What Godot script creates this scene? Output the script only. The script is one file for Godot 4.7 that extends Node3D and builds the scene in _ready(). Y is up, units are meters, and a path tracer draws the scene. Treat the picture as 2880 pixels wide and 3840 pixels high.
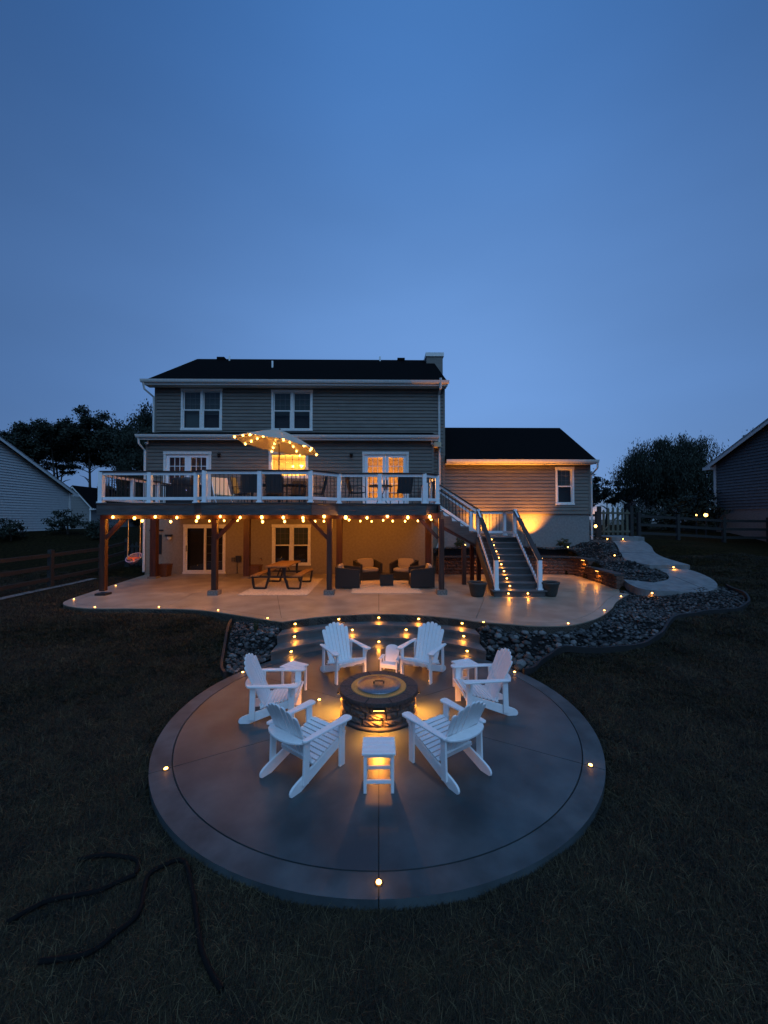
extends Node3D
# A suburban back yard at dusk: round fire-pit terrace, raised deck, string lights, two-storey house.
# x runs right, heights are y, and depth away from the camera is -z (helpers take depth d > 0).

const CAM_H := 2.75
const U := 0.535            # height of the upper patio above the round terrace
const CD := 5.78            # depth of the centre of the round terrace
const CR := 2.88            # its radius
const DF := 3.23            # deck floor height
const Z1 := 16.3            # depth of the lower rear wall
const Z2 := 16.9            # depth of the upper rear wall and garage wall
const WARM := Color(1.0, 0.61, 0.2)
const ORD := ["first", "second", "third", "fourth", "fifth", "sixth", "seventh", "eighth", "ninth", "tenth", "eleventh", "twelfth"]

var M := {}
var used := {}
var unit_box: BoxMesh
var cache := {}
var rng := RandomNumberGenerator.new()
var patio_poly := PackedVector2Array()
var bed_polys: Array = []
var slab_polys: Array = []
var height_grid: Array = []

# ------------------------------------------------------------------ small helpers
func V(x: float, h: float, d: float) -> Vector3:
	return Vector3(x, h, -d)

func numbered(called: String) -> String:
	if not used.has(called):
		used[called] = 0
		return called
	used[called] += 1
	return "%s_%03d" % [called, used[called]]

func tag(o: Node, label: String, category: String, group := "", kind := "") -> Node:
	if label != "": o.set_meta("label", label)
	if category != "": o.set_meta("category", category)
	if group != "": o.set_meta("group", group)
	if kind != "": o.set_meta("kind", kind)
	return o

func thing(called: String, label: String, category: String, at := Vector3.ZERO, turn := 0.0, group := "") -> Node3D:
	var o := Node3D.new()
	o.name = numbered(called)
	add_child(o)
	o.position = at
	o.rotation.y = turn
	tag(o, label, category, group)
	return o

func dup(src: Node3D, at: Vector3, turn: float, label: String) -> Node3D:
	var base: String = src.get_meta("base_name") if src.has_meta("base_name") else String(src.name)
	var c: Node3D = src.duplicate()
	c.name = numbered(base)
	add_child(c)
	c.position = at
	c.rotation.y = turn
	c.set_meta("label", label)
	return c

func part(parent: Node, called: String, mesh: Mesh, m: Material, xf := Transform3D.IDENTITY) -> MeshInstance3D:
	var o := MeshInstance3D.new()
	o.mesh = mesh
	o.material_override = m
	o.name = numbered(called) if parent == self else called
	o.transform = xf
	parent.add_child(o, true)
	return o

func structure(called: String, mesh: Mesh, m: Material) -> MeshInstance3D:
	var o := part(self, called, mesh, m)
	o.set_meta("kind", "structure")
	return o

# plain box, centre (x,h,d) and size, shared mesh
func bx(parent: Node, called: String, m: Material, x: float, h: float, d: float, sx: float, sy: float, sz: float, rot := Basis.IDENTITY) -> MeshInstance3D:
	return part(parent, called, unit_box, m, Transform3D(rot * Basis.from_scale(Vector3(sx, sy, sz)), V(x, h, d)))

# box from corner to corner
func bc(parent: Node, called: String, m: Material, x0: float, x1: float, h0: float, h1: float, d0: float, d1: float) -> MeshInstance3D:
	return bx(parent, called, m, (x0 + x1) / 2, (h0 + h1) / 2, (d0 + d1) / 2, absf(x1 - x0), absf(h1 - h0), absf(d1 - d0))

# bar from a to b: w across (horizontal), t along the up side
func bar(parent: Node, called: String, m: Material, a: Vector3, b: Vector3, w: float, t: float, up := Vector3.UP) -> MeshInstance3D:
	return part(parent, called, unit_box, m, bar_xf(a, b, w, t, up))

func bar_xf(a: Vector3, b: Vector3, w: float, t: float, up := Vector3.UP) -> Transform3D:
	var z := (b - a).normalized()
	var u := up
	if absf(z.dot(u)) > 0.99: u = Vector3.BACK
	var x := u.cross(z).normalized()
	var y := z.cross(x)
	return Transform3D(Basis(x * w, y * t, z * a.distance_to(b)), (a + b) / 2)

func new_st(smooth := false) -> SurfaceTool:
	var st := SurfaceTool.new()
	st.begin(Mesh.PRIMITIVE_TRIANGLES)
	st.set_smooth_group(0 if smooth else -1)
	return st

func tri(st: SurfaceTool, a: Vector3, b: Vector3, c: Vector3) -> void:
	st.add_vertex(a); st.add_vertex(b); st.add_vertex(c)

func quad(st: SurfaceTool, a: Vector3, b: Vector3, c: Vector3, d: Vector3) -> void:
	tri(st, a, b, c); tri(st, a, c, d)

func done(st: SurfaceTool) -> ArrayMesh:
	st.generate_normals()
	return st.commit()

func st_box(st: SurfaceTool, xf: Transform3D) -> void:
	var p: Array = []
	for k in 8:
		p.append(xf * Vector3(-0.5 if k & 1 == 0 else 0.5, -0.5 if k & 2 == 0 else 0.5, -0.5 if k & 4 == 0 else 0.5))
	quad(st, p[0], p[1], p[3], p[2]); quad(st, p[5], p[4], p[6], p[7])
	quad(st, p[4], p[0], p[2], p[6]); quad(st, p[1], p[5], p[7], p[3])
	quad(st, p[2], p[3], p[7], p[6]); quad(st, p[4], p[5], p[1], p[0])

func st_bc(st: SurfaceTool, x0: float, x1: float, h0: float, h1: float, d0: float, d1: float) -> void:
	st_box(st, Transform3D(Basis.from_scale(Vector3(absf(x1 - x0), absf(h1 - h0), absf(d1 - d0))), V((x0 + x1) / 2, (h0 + h1) / 2, (d0 + d1) / 2)))

# polygon in XY given thickness along Z, edges chamfered
func extrude(poly: PackedVector2Array, t: float, b := 0.004) -> ArrayMesh:
	var st := new_st()
	var n := poly.size()
	if Geometry2D.is_polygon_clockwise(poly): poly.reverse()
	var ins := PackedVector2Array()
	for i in n:
		var p := poly[i]
		var e0 := (p - poly[(i + n - 1) % n]).normalized()
		var e1 := (poly[(i + 1) % n] - p).normalized()
		var nn := (Vector2(-e0.y, e0.x) + Vector2(-e1.y, e1.x))
		var l := nn.length()
		nn = nn / maxf(l, 0.01)
		ins.append(p + nn * b / maxf(0.5, l / 2))
	var rings: Array = [[ins, -t / 2], [poly, -t / 2 + b], [poly, t / 2 - b], [ins, t / 2]]
	for k in 3:
		var r0: PackedVector2Array = rings[k][0]
		var r1: PackedVector2Array = rings[k + 1][0]
		for i in n:
			var j := (i + 1) % n
			quad(st, Vector3(r0[i].x, r0[i].y, rings[k][1]), Vector3(r1[i].x, r1[i].y, rings[k + 1][1]), Vector3(r1[j].x, r1[j].y, rings[k + 1][1]), Vector3(r0[j].x, r0[j].y, rings[k][1]))
	var idx := Geometry2D.triangulate_polygon(ins)
	for k in range(0, idx.size(), 3):
		var a := ins[idx[k]]; var c := ins[idx[k + 1]]; var e := ins[idx[k + 2]]
		tri(st, Vector3(a.x, a.y, t / 2), Vector3(e.x, e.y, t / 2), Vector3(c.x, c.y, t / 2))
		tri(st, Vector3(a.x, a.y, -t / 2), Vector3(c.x, c.y, -t / 2), Vector3(e.x, e.y, -t / 2))
	return done(st)

# horizontal slab from a plan polygon of (x, d): top height per point
func slab(poly: PackedVector2Array, top: Callable, thick: float, bevel := 0.0) -> ArrayMesh:
	var st := new_st()
	var pl := poly.duplicate()
	if Geometry2D.is_polygon_clockwise(pl): pl.reverse()
	var idx := Geometry2D.triangulate_polygon(pl)
	for k in range(0, idx.size(), 3):
		var q: Array = []
		for e in 3:
			var p := pl[idx[k + e]]
			q.append(V(p.x, top.call(p), p.y))
		tri(st, q[0], q[2], q[1])
		var dn := Vector3.DOWN * thick
		tri(st, q[0] + dn, q[1] + dn, q[2] + dn)
	for i in pl.size():
		var p := pl[i]; var r := pl[(i + 1) % pl.size()]
		var a := V(p.x, top.call(p), p.y); var b := V(r.x, top.call(r), r.y)
		quad(st, a, b, b + Vector3.DOWN * thick, a + Vector3.DOWN * thick)
	return done(st)

func flat(h: float) -> Callable:
	return func(_p): return h

# surface of revolution, profile of (radius, height)
func lathe(prof: Array, sides := 24, smooth := true) -> ArrayMesh:
	var st := new_st(smooth)
	for k in prof.size() - 1:
		var a: Vector2 = prof[k]; var b: Vector2 = prof[k + 1]
		if not smooth: st.set_smooth_group(-1)
		for i in sides:
			var t0 := TAU * i / sides; var t1 := TAU * (i + 1) / sides
			var p0 := Vector3(cos(t0) * a.x, a.y, sin(t0) * a.x); var p1 := Vector3(cos(t1) * a.x, a.y, sin(t1) * a.x)
			var q0 := Vector3(cos(t0) * b.x, b.y, sin(t0) * b.x); var q1 := Vector3(cos(t1) * b.x, b.y, sin(t1) * b.x)
			if a.x > 0.0001: tri(st, p0, p1, q1)
			if b.x > 0.0001: tri(st, p0, q1, q0)
	return done(st)

func st_tube(st: SurfaceTool, pts: Array, radii: Array, sides := 6) -> void:
	var rings: Array = []
	for i in pts.size():
		var dirv: Vector3 = (pts[mini(i + 1, pts.size() - 1)] - pts[maxi(i - 1, 0)]).normalized()
		var x := dirv.cross(Vector3.RIGHT if absf(dirv.x) < 0.8 else Vector3.UP).normalized()
		var y := dirv.cross(x)
		var r: Array = []
		for k in sides:
			var t := TAU * k / sides
			r.append(pts[i] + (x * cos(t) + y * sin(t)) * float(radii[i]))
		rings.append(r)
	for i in rings.size() - 1:
		for k in sides:
			var j := (k + 1) % sides
			quad(st, rings[i][k], rings[i][j], rings[i + 1][j], rings[i + 1][k])

func tube(pts: Array, r: float, sides := 6) -> ArrayMesh:
	var st := new_st(true)
	var rr: Array = []
	for p in pts: rr.append(r)
	st_tube(st, pts, rr, sides)
	return done(st)

func omni(parent: Node, at: Vector3, energy: float, size: float, col := WARM) -> OmniLight3D:
	var l := OmniLight3D.new()
	l.name = "glow"
	parent.add_child(l, true)
	l.position = at
	l.light_color = col
	l.light_energy = energy
	l.light_size = size
	l.omni_range = 14.0
	l.omni_attenuation = 2.0
	l.shadow_enabled = true
	return l

func down_spot(parent: Node, at: Vector3, energy: float, angle: float, pitch: float) -> void:
	var sp := SpotLight3D.new()
	sp.name = "beam"
	parent.add_child(sp, true)
	sp.position = at
	sp.rotation = Vector3(pitch, 0, 0)
	sp.light_color = WARM
	sp.light_energy = energy
	sp.spot_angle = angle
	sp.spot_angle_attenuation = 1.0
	sp.spot_range = 8.0
	sp.spot_attenuation = 2.0
	sp.light_size = 0.02
	sp.shadow_enabled = true

func cube(st: SurfaceTool, x0: float, x1: float, y0: float, y1: float, z0: float, z1: float) -> void:
	st_box(st, Transform3D(Basis.from_scale(Vector3(x1 - x0, y1 - y0, z1 - z0)), Vector3((x0 + x1) / 2, (y0 + y1) / 2, (z0 + z1) / 2)))

# ------------------------------------------------------------------ materials
func lin(r: float, g: float, b: float) -> Color:
	return Color(r, g, b).linear_to_srgb()

func noise_image(seed_: int, freq: float, octaves: int, size := 256, kind := FastNoiseLite.TYPE_SIMPLEX_SMOOTH) -> Image:
	var f := FastNoiseLite.new()
	f.seed = seed_
	f.noise_type = kind
	f.frequency = freq
	f.fractal_octaves = octaves
	f.fractal_gain = 0.55
	return f.get_seamless_image(size, size, false, false, 0.2, true)

func ramp_tex(img: Image, a: Color, b: Color, lo := 0.2, hi := 0.8) -> ImageTexture:
	var w := img.get_width()
	var o := Image.create(w, w, false, Image.FORMAT_RGB8)
	for y in w:
		for x in w:
			o.set_pixel(x, y, a.lerp(b, clampf((img.get_pixel(x, y).r - lo) / (hi - lo), 0.0, 1.0)))
	return ImageTexture.create_from_image(o)

func mat(c: Color, rough := 0.6, metal := 0.0) -> StandardMaterial3D:
	var m := StandardMaterial3D.new()
	m.albedo_color = c
	m.roughness = rough
	m.metallic = metal
	return m

# mottled material: two linear colours mixed by noise, world triplanar, optional relief in cm
func mottled(a: Color, b: Color, rough: float, scale: float, seed_: int, freq := 0.02, octaves := 5, relief := 0.0, stretch := Vector3.ONE) -> StandardMaterial3D:
	var img := noise_image(seed_, freq, octaves)
	var m := mat(Color.WHITE, rough)
	m.albedo_texture = ramp_tex(img, a.linear_to_srgb(), b.linear_to_srgb())
	m.uv1_triplanar = true
	m.uv1_world_triplanar = true
	m.uv1_scale = stretch * scale
	if relief > 0.0:
		m.heightmap_enabled = true
		m.heightmap_texture = ImageTexture.create_from_image(noise_image(seed_ + 1, freq * 3.0, 3))
		m.heightmap_scale = relief
	return m

func glowing(c: Color, e: float) -> StandardMaterial3D:
	var m := mat(Color(0.9, 0.85, 0.75), 0.4)
	m.emission_enabled = true
	m.emission = c
	m.emission_energy_multiplier = e
	return m

func glass(alpha: float, tint := Color(0.02, 0.03, 0.035)) -> StandardMaterial3D:
	var m := mat(Color(tint.r, tint.g, tint.b, alpha), 0.03)
	m.transparency = BaseMaterial3D.TRANSPARENCY_ALPHA
	m.metallic_specular = 0.4
	return m

func make_materials() -> void:
	M.concrete = mottled(Color(0.036, 0.048, 0.053), Color(0.078, 0.098, 0.105), 0.36, 0.28, 11, 0.011, 6)
	M.concrete.roughness_texture = ramp_tex(noise_image(15, 0.014, 5), Color(0.9, 0.9, 0.9), Color(1, 1, 1), 0.1, 0.9)
	M.step = mottled(Color(0.085, 0.087, 0.086), Color(0.13, 0.132, 0.13), 0.5, 0.6, 17, 0.02, 5)
	M.concrete_band = mottled(Color(0.042, 0.053, 0.057), Color(0.08, 0.098, 0.104), 0.5, 0.45, 12, 0.013, 5)
	M.patio = mottled(Color(0.22, 0.18, 0.135), Color(0.34, 0.285, 0.22), 0.4, 0.3, 13, 0.012, 6)
	M.patio.roughness_texture = ramp_tex(noise_image(16, 0.012, 5), Color(0.88, 0.88, 0.88), Color(1, 1, 1), 0.2, 0.8)
	M.walk = mottled(Color(0.13, 0.13, 0.127), Color(0.2, 0.2, 0.195), 0.7, 0.5, 14, 0.02, 5)
	M.concrete.metallic_specular = 0.35
	M.concrete_band.metallic_specular = 0.3
	M.joint = mat(lin(0.03, 0.03, 0.03), 0.9)
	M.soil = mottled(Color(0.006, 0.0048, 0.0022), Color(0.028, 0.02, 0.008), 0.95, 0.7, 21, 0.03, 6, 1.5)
	M.bed = mottled(Color(0.006, 0.006, 0.006), Color(0.024, 0.024, 0.024), 0.9, 1.5, 22, 0.05, 4, 2.0)
	M.white = mottled(Color(0.77, 0.77, 0.765), Color(0.82, 0.82, 0.815), 0.38, 1.4, 31, 0.03, 4)
	M.vinyl = mottled(Color(0.76, 0.77, 0.78), Color(0.82, 0.83, 0.84), 0.4, 0.8, 32, 0.03, 4)
	M.trim = mottled(Color(0.62, 0.61, 0.58), Color(0.72, 0.71, 0.68), 0.45, 0.9, 33, 0.03, 4)
	M.siding = mottled(Color(0.125, 0.108, 0.09), Color(0.16, 0.14, 0.118), 0.6, 0.6, 34, 0.03, 4, 0.05, Vector3(0.3, 1.0, 1.0))
	M.stucco = mottled(Color(0.21, 0.175, 0.13), Color(0.25, 0.21, 0.16), 0.85, 0.8, 35, 0.04, 5, 0.06)
	M.parge = mottled(Color(0.165, 0.163, 0.155), Color(0.215, 0.212, 0.205), 0.85, 0.8, 36, 0.04, 5, 0.06)
	M.roof = mottled(Color(0.004, 0.004, 0.0045), Color(0.012, 0.012, 0.0125), 0.9, 1.2, 37, 0.06, 4, 0.4)
	M.post = mottled(Color(0.034, 0.011, 0.006), Color(0.07, 0.024, 0.012), 0.5, 0.9, 41, 0.02, 5, 0.1, Vector3(3.0, 0.25, 3.0))
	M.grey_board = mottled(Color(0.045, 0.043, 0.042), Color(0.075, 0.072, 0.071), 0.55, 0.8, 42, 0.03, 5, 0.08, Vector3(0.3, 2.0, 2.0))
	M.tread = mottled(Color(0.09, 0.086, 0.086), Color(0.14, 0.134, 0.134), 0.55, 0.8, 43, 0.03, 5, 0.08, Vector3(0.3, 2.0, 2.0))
	M.brown_cap = mottled(Color(0.03, 0.016, 0.01), Color(0.055, 0.03, 0.02), 0.5, 1.0, 44, 0.03, 4)
	M.black = mat(lin(0.012, 0.012, 0.013), 0.45)
	M.wicker = mottled(Color(0.007, 0.006, 0.005), Color(0.022, 0.018, 0.014), 0.55, 4.0, 45, 0.12, 2, 0.4)
	M.cushion = mottled(Color(0.24, 0.19, 0.14), Color(0.33, 0.27, 0.2), 0.9, 2.0, 46, 0.08, 3, 0.1)
	M.rug = mottled(Color(0.42, 0.34, 0.24), Color(0.62, 0.54, 0.41), 0.95, 0.9, 47, 0.05, 4, 0.3)
	M.rug2 = mottled(Color(0.38, 0.3, 0.2), Color(0.58, 0.49, 0.36), 0.95, 1.1, 48, 0.06, 4, 0.3)
	M.table_wood = mottled(Color(0.16, 0.085, 0.035), Color(0.27, 0.155, 0.07), 0.5, 0.8, 49, 0.03, 5, 0.1, Vector3(4.0, 1.0, 0.4))
	M.block = mottled(Color(0.05, 0.042, 0.038), Color(0.13, 0.105, 0.09), 0.8, 2.2, 51, 0.03, 5, 0.6)
	M.wall_block = mottled(Color(0.07, 0.036, 0.026), Color(0.16, 0.085, 0.06), 0.85, 1.6, 52, 0.03, 5, 0.6)
	M.cap = mottled(Color(0.026, 0.025, 0.026), Color(0.055, 0.052, 0.052), 0.75, 2.0, 53, 0.04, 4, 0.25)
	M.bronze = mottled(Color(0.36, 0.17, 0.045), Color(0.5, 0.27, 0.08), 0.45, 3.0, 54, 0.05, 4)
	M.steel = mottled(Color(0.22, 0.22, 0.225), Color(0.32, 0.32, 0.325), 0.28, 3.0, 55, 0.04, 4)
	M.steel.metallic = 0.85
	M.pot = mottled(Color(0.022, 0.024, 0.022), Color(0.05, 0.052, 0.048), 0.55, 2.0, 56, 0.04, 4, 0.3)
	M.terracotta = mottled(Color(0.07, 0.03, 0.016), Color(0.13, 0.055, 0.03), 0.75, 2.0, 57, 0.04, 4, 0.2)
	M.footing = mottled(Color(0.12, 0.1, 0.085), Color(0.22, 0.19, 0.16), 0.85, 1.5, 58, 0.04, 4, 0.4)
	for k in 4:
		var v: float = [0.028, 0.06, 0.14, 0.042][k]
		M["stone%d" % k] = mottled(Color(v * 0.7, v * 0.7, v * 0.68), Color(v * 1.3, v * 1.25, v * 1.18), 0.7, 5.0, 60 + k, 0.03, 4)
	M.leaf = mat(lin(0.02, 0.035, 0.012), 0.7)
	M.leaf.backlight_enabled = true
	M.leaf.backlight = Color(0.12, 0.18, 0.06)
	M.leaf_dark = mat(lin(0.012, 0.02, 0.01), 0.75)
	M.bark = mottled(Color(0.02, 0.015, 0.012), Color(0.05, 0.04, 0.03), 0.9, 1.5, 70, 0.05, 4, 0.8)
	M.fence = mottled(Color(0.013, 0.013, 0.013), Color(0.028, 0.028, 0.027), 0.85, 1.2, 71, 0.04, 4, 0.2)
	M.gate = mottled(Color(0.06, 0.06, 0.042), Color(0.11, 0.11, 0.08), 0.8, 1.2, 72, 0.04, 4, 0.2)
	M.grille = mat(lin(0.16, 0.16, 0.15), 0.6)
	M.neighbour = mottled(Color(0.47, 0.47, 0.45), Color(0.54, 0.54, 0.52), 0.6, 0.5, 73, 0.03, 3)
	M.neighbour2 = mottled(Color(0.07, 0.074, 0.08), Color(0.1, 0.104, 0.11), 0.6, 0.5, 74, 0.03, 3)
	M.roof.metallic_specular = 0.04
	M.soil.metallic_specular = 0.1
	M.bed.metallic_specular = 0.2
	M.glass = glass(0.12)
	M.glass_dark = glass(0.35, Color(0.01, 0.012, 0.014))
	M.blind = mat(lin(0.07, 0.095, 0.085), 0.8)
	M.curtain = mat(lin(0.2, 0.06, 0.03), 0.9)
	M.room = mottled(Color(0.55, 0.45, 0.3), Color(0.6, 0.5, 0.34), 0.8, 0.5, 75, 0.03, 3)
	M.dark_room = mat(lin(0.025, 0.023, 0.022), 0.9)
	M.cabinet = mat(lin(0.6, 0.55, 0.45), 0.5)
	M.bulb = glowing(Color(1.0, 0.74, 0.36), 9.0)
	M.lens = glowing(Color(1.0, 0.72, 0.34), 14.0)
	M.fixture = mat(lin(0.06, 0.045, 0.03), 0.4, 0.6)
	M.canvas = mottled(Color(0.42, 0.37, 0.29), Color(0.5, 0.45, 0.36), 0.9, 1.5, 76, 0.05, 3)
	M.canvas.backlight_enabled = true
	M.canvas.backlight = Color(0.25, 0.22, 0.17)
	M.sling = mat(lin(0.03, 0.032, 0.035), 0.8)
	M.towel = mottled(Color(0.62, 0.45, 0.25), Color(0.8, 0.66, 0.45), 0.95, 5.0, 77, 0.08, 3)
	M.pole = mat(lin(0.1, 0.06, 0.035), 0.4)
	M.rope = mat(lin(0.4, 0.34, 0.22), 0.9)
	M.swing_blue = mat(lin(0.05, 0.05, 0.2), 0.4)
	M.swing_rim = mat(lin(0.3, 0.31, 0.55), 0.4)
	M.swing_orange = mat(lin(0.8, 0.16, 0.06), 0.5)
	M.rubber = mat(lin(0.004, 0.004, 0.004), 0.9)
	M.rubber.metallic_specular = 0.3
	M.edging = mat(lin(0.01, 0.01, 0.01), 0.7)
	M.blade = mat(Color.WHITE, 0.85)
	M.blade.vertex_color_use_as_albedo = true

# ------------------------------------------------------------------ sky and camera
func make_sky() -> void:
	var w := 768
	var h := 384
	var img := Image.create(w, h, false, Image.FORMAT_RGBF)
	var nz := FastNoiseLite.new()
	nz.seed = 5
	nz.frequency = 0.9
	nz.fractal_octaves = 4
	for y in h:
		var el := (0.5 - (y + 0.5) / h) * PI
		for x in w:
			var az := wrapf((x + 0.5) / w * TAU, -PI, PI)      # 0 = straight ahead, positive to the right
			var deg := maxf(rad_to_deg(el), 0.0)
			var c := Vector3(0.185, 0.335, 0.63).lerp(Vector3(0.158, 0.322, 0.665), smoothstep(0.0, 18.0, deg))
			c = c.lerp(Vector3(0.058, 0.178, 0.456), smoothstep(14.0, 56.0, deg))
			c = c.lerp(Vector3(0.046, 0.148, 0.385), smoothstep(56.0, 90.0, deg))
			# the last light lies beyond the house, a little to the right; the sky dims away from it
			var off := az - 0.14
			var glow := lerpf(0.38 + 0.62 * exp(-off * off / 0.66), 0.74, smoothstep(50.0, 90.0, deg))
			c *= Vector3(glow * lerpf(0.7, 1.02, glow), glow * lerpf(0.86, 1.03, glow), glow * 1.05)
			var dirv := Vector3(sin(az) * cos(el), sin(el), cos(az) * cos(el))
			var n := nz.get_noise_3d(dirv.x * 1.2, dirv.y * 4.5, dirv.z * 1.2)
			c *= 1.0 + 0.08 * n
			if el < 0.0: c = c.lerp(Vector3(0.02, 0.025, 0.03), smoothstep(0.0, 0.12, -el))
			img.set_pixel(x, y, Color(c.x, c.y, c.z))
	var pm := PanoramaSkyMaterial.new()
	pm.panorama = ImageTexture.create_from_image(img)
	var sky := Sky.new()
	sky.sky_material = pm
	var env := Environment.new()
	env.background_mode = Environment.BG_SKY
	env.sky = sky
	env.background_energy_multiplier = 1.0
	env.tonemap_mode = Environment.TONE_MAPPER_LINEAR
	env.tonemap_exposure = 1.0
	env.sdfgi_enabled = true
	env.ssao_enabled = true
	env.ssil_enabled = true
	var we := WorldEnvironment.new()
	we.name = "world_environment"
	we.environment = env
	add_child(we)
	var sun := DirectionalLight3D.new()       # afterglow of the western sky, very soft
	sun.name = "afterglow"
	sun.light_energy = 0.5
	sun.light_color = Color(0.6, 0.8, 1.0)
	sun.light_angular_distance = 60.0
	sun.shadow_enabled = true
	sun.rotation_degrees = Vector3(-50, 14, 0)
	add_child(sun)

func make_camera() -> void:
	var cam := Camera3D.new()
	cam.name = "camera"
	cam.position = Vector3(0, CAM_H, 0)
	cam.rotation = Vector3(0.02, -0.0131, 0)
	cam.fov = rad_to_deg(2.0 * atan(1106.0 / 848.0))
	cam.near = 0.05
	cam.far = 600.0
	add_child(cam)
	cam.current = true

# ------------------------------------------------------------------ ground
const CTRL := [
	[-3, 3, -0.08], [3, 3, -0.08], [0, 1.5, -0.08], [-4, 5.5, -0.06], [4, 5.5, -0.06], [-3.1, 6.9, -0.04], [3.1, 6.7, -0.05], [0, -3, -0.08], [-8, 0, -0.05], [8, 0, -0.05], [-5, 3, -0.07], [5, 3, -0.07],
	[-3.6, 7.6, 0.08], [-4, 8.4, 0.24], [-3.6, 8.9, 0.36], [-4.5, 9.4, 0.45], [-6.5, 9.7, 0.46], [-8.1, 9.9, 0.46], [-9, 10.6, 0.46], [-9.3, 12, 0.48], [-9.5, 14, 0.49], [-10, 16, 0.5],
	[-6.5, 7.5, 0.18], [-10, 8, 0.3], [-10, 5, 0.05], [-12.5, 12, 0.55], [-12.7, 17, 0.8], [-11, 17.5, 0.7], [-14, 22, 1.5], [-22, 28, 2.1], [-18, 14, 1.0], [-30, 20, 2.0], [-14, 40, 2.6], [-12, 30, 2.2],
	[2.3, 8.45, 0.42], [3.3, 8.1, 0.42], [4.1, 8.15, 0.43], [5.05, 8.7, 0.43], [5.95, 9.6, 0.44], [7.15, 11.05, 0.46], [8, 12, 0.52], [2.25, 7.75, 0.02], [2.55, 7.3, 0.0], [3.1, 7.5, 0.06], [4.1, 7.7, 0.13], [5.2, 7.8, 0.2], [6, 8.3, 0.27], [7.3, 9.6, 0.38], [8.5, 9.7, 0.45],
	[-2.3, 8.45, 0.42], [-2.9, 8.9, 0.43], [-2.3, 7.75, 0.02], [-2.7, 7.2, 0.0],
	[4, 6.9, -0.02], [5.5, 7.2, 0.06], [7, 7.6, 0.15], [9, 8.6, 0.32], [10.3, 10, 0.5], [10.8, 11.5, 0.62], [11.4, 12.8, 0.8], [11.6, 14, 1.0], [12.2, 15.5, 1.3], [13, 17, 1.65], [12.7, 18.5, 1.88], [10, 18.5, 1.93], [14, 22, 2.1], [20, 24, 2.3], [16, 14, 1.3], [18, 10, 1.1], [12, 6, 0.3], [24, 30, 2.4],
	[9.3, 16.9, 1.8], [9.6, 15.6, 1.5], [9.1, 14.6, 1.25], [9, 13.4, 1.0], [8.3, 12.8, 0.85], [8.25, 15.2, 1.18], [7.9, 16.45, 1.55], [6, 16.5, 1.6], [4, 16.5, 1.58], [10.2, 17.5, 1.8], [9.3, 12.4, 0.75],
	[0, 30, 2.2], [0, 60, 2.6], [60, 60, 2.8], [-60, 60, 2.8], [80, 0, 2.0], [-80, 0, 2.0], [0, 140, 3.0], [120, 120, 3.0], [-120, 120, 3.0]]

func ground_h(x: float, d: float) -> float:
	var s := 0.0
	var w := 0.0
	for c in CTRL:
		var dx: float = x - c[0]
		var dd: float = d - c[1]
		var r: float = dx * dx + dd * dd + 0.12
		var k := 1.0 / (r * r)
		s += k * float(c[2])
		w += k
	return s / w

func walk_h(p: Vector2) -> float:      # the concrete walk climbs towards the gate
	return 0.69 + 0.13 * (p.y - 11.4)

func walk2_h(p: Vector2) -> float:
	return 1.14 + 0.18 * (p.y - 13.9)

func curve_pts(pts: Array, per := 6) -> PackedVector2Array:      # Catmull-Rom through plan points
	var out := PackedVector2Array()
	var n := pts.size()
	for i in n - 1:
		var a: Vector2 = pts[maxi(i - 1, 0)]; var b: Vector2 = pts[i]; var c: Vector2 = pts[i + 1]; var e: Vector2 = pts[mini(i + 2, n - 1)]
		for k in per:
			out.append(b.cubic_interpolate(c, a, e, float(k) / per))
	out.append(pts[n - 1])
	return out

func arc_pt(r: float, x: float) -> Vector2:
	return Vector2(x, CD + sqrt(maxf(r * r - x * x, 0.0)))

const SX := 2.1     # half width of the round steps

func front_edge() -> PackedVector2Array:      # exposed edge of the upper patio, left to right
	var e := curve_pts([Vector2(-9.45, 16.2), Vector2(-9.22, 14.6), Vector2(-9.06, 13.6), Vector2(-8.84, 12.3), Vector2(-8.62, 11.1), Vector2(-8.36, 10.55), Vector2(-7.9, 10.2), Vector2(-7.2, 9.97), Vector2(-6.0, 9.95), Vector2(-4.9, 9.86), Vector2(-4.16, 9.66), Vector2(-3.33, 9.25), Vector2(-2.6, 8.85), arc_pt(3.52, -SX)])
	for k in range(1, 24):
		e.append(arc_pt(3.52, -SX + 2.0 * SX * k / 24.0))
	e.append_array(curve_pts([arc_pt(3.52, SX), Vector2(2.77, 8.36), Vector2(3.35, 8.2), Vector2(4.05, 8.27), Vector2(4.93, 8.84), Vector2(5.79, 9.75), Vector2(6.4, 10.55), Vector2(7.0, 11.2), Vector2(7.5, 11.7)]))
	return e

func inset_line(e: PackedVector2Array, w: float) -> PackedVector2Array:
	var out := PackedVector2Array()
	for i in e.size():
		var t := (e[mini(i + 1, e.size() - 1)] - e[maxi(i - 1, 0)]).normalized()
		out.append(e[i] + Vector2(-t.y, t.x) * w)      # to the left of travel: towards the house
	return out

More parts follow.
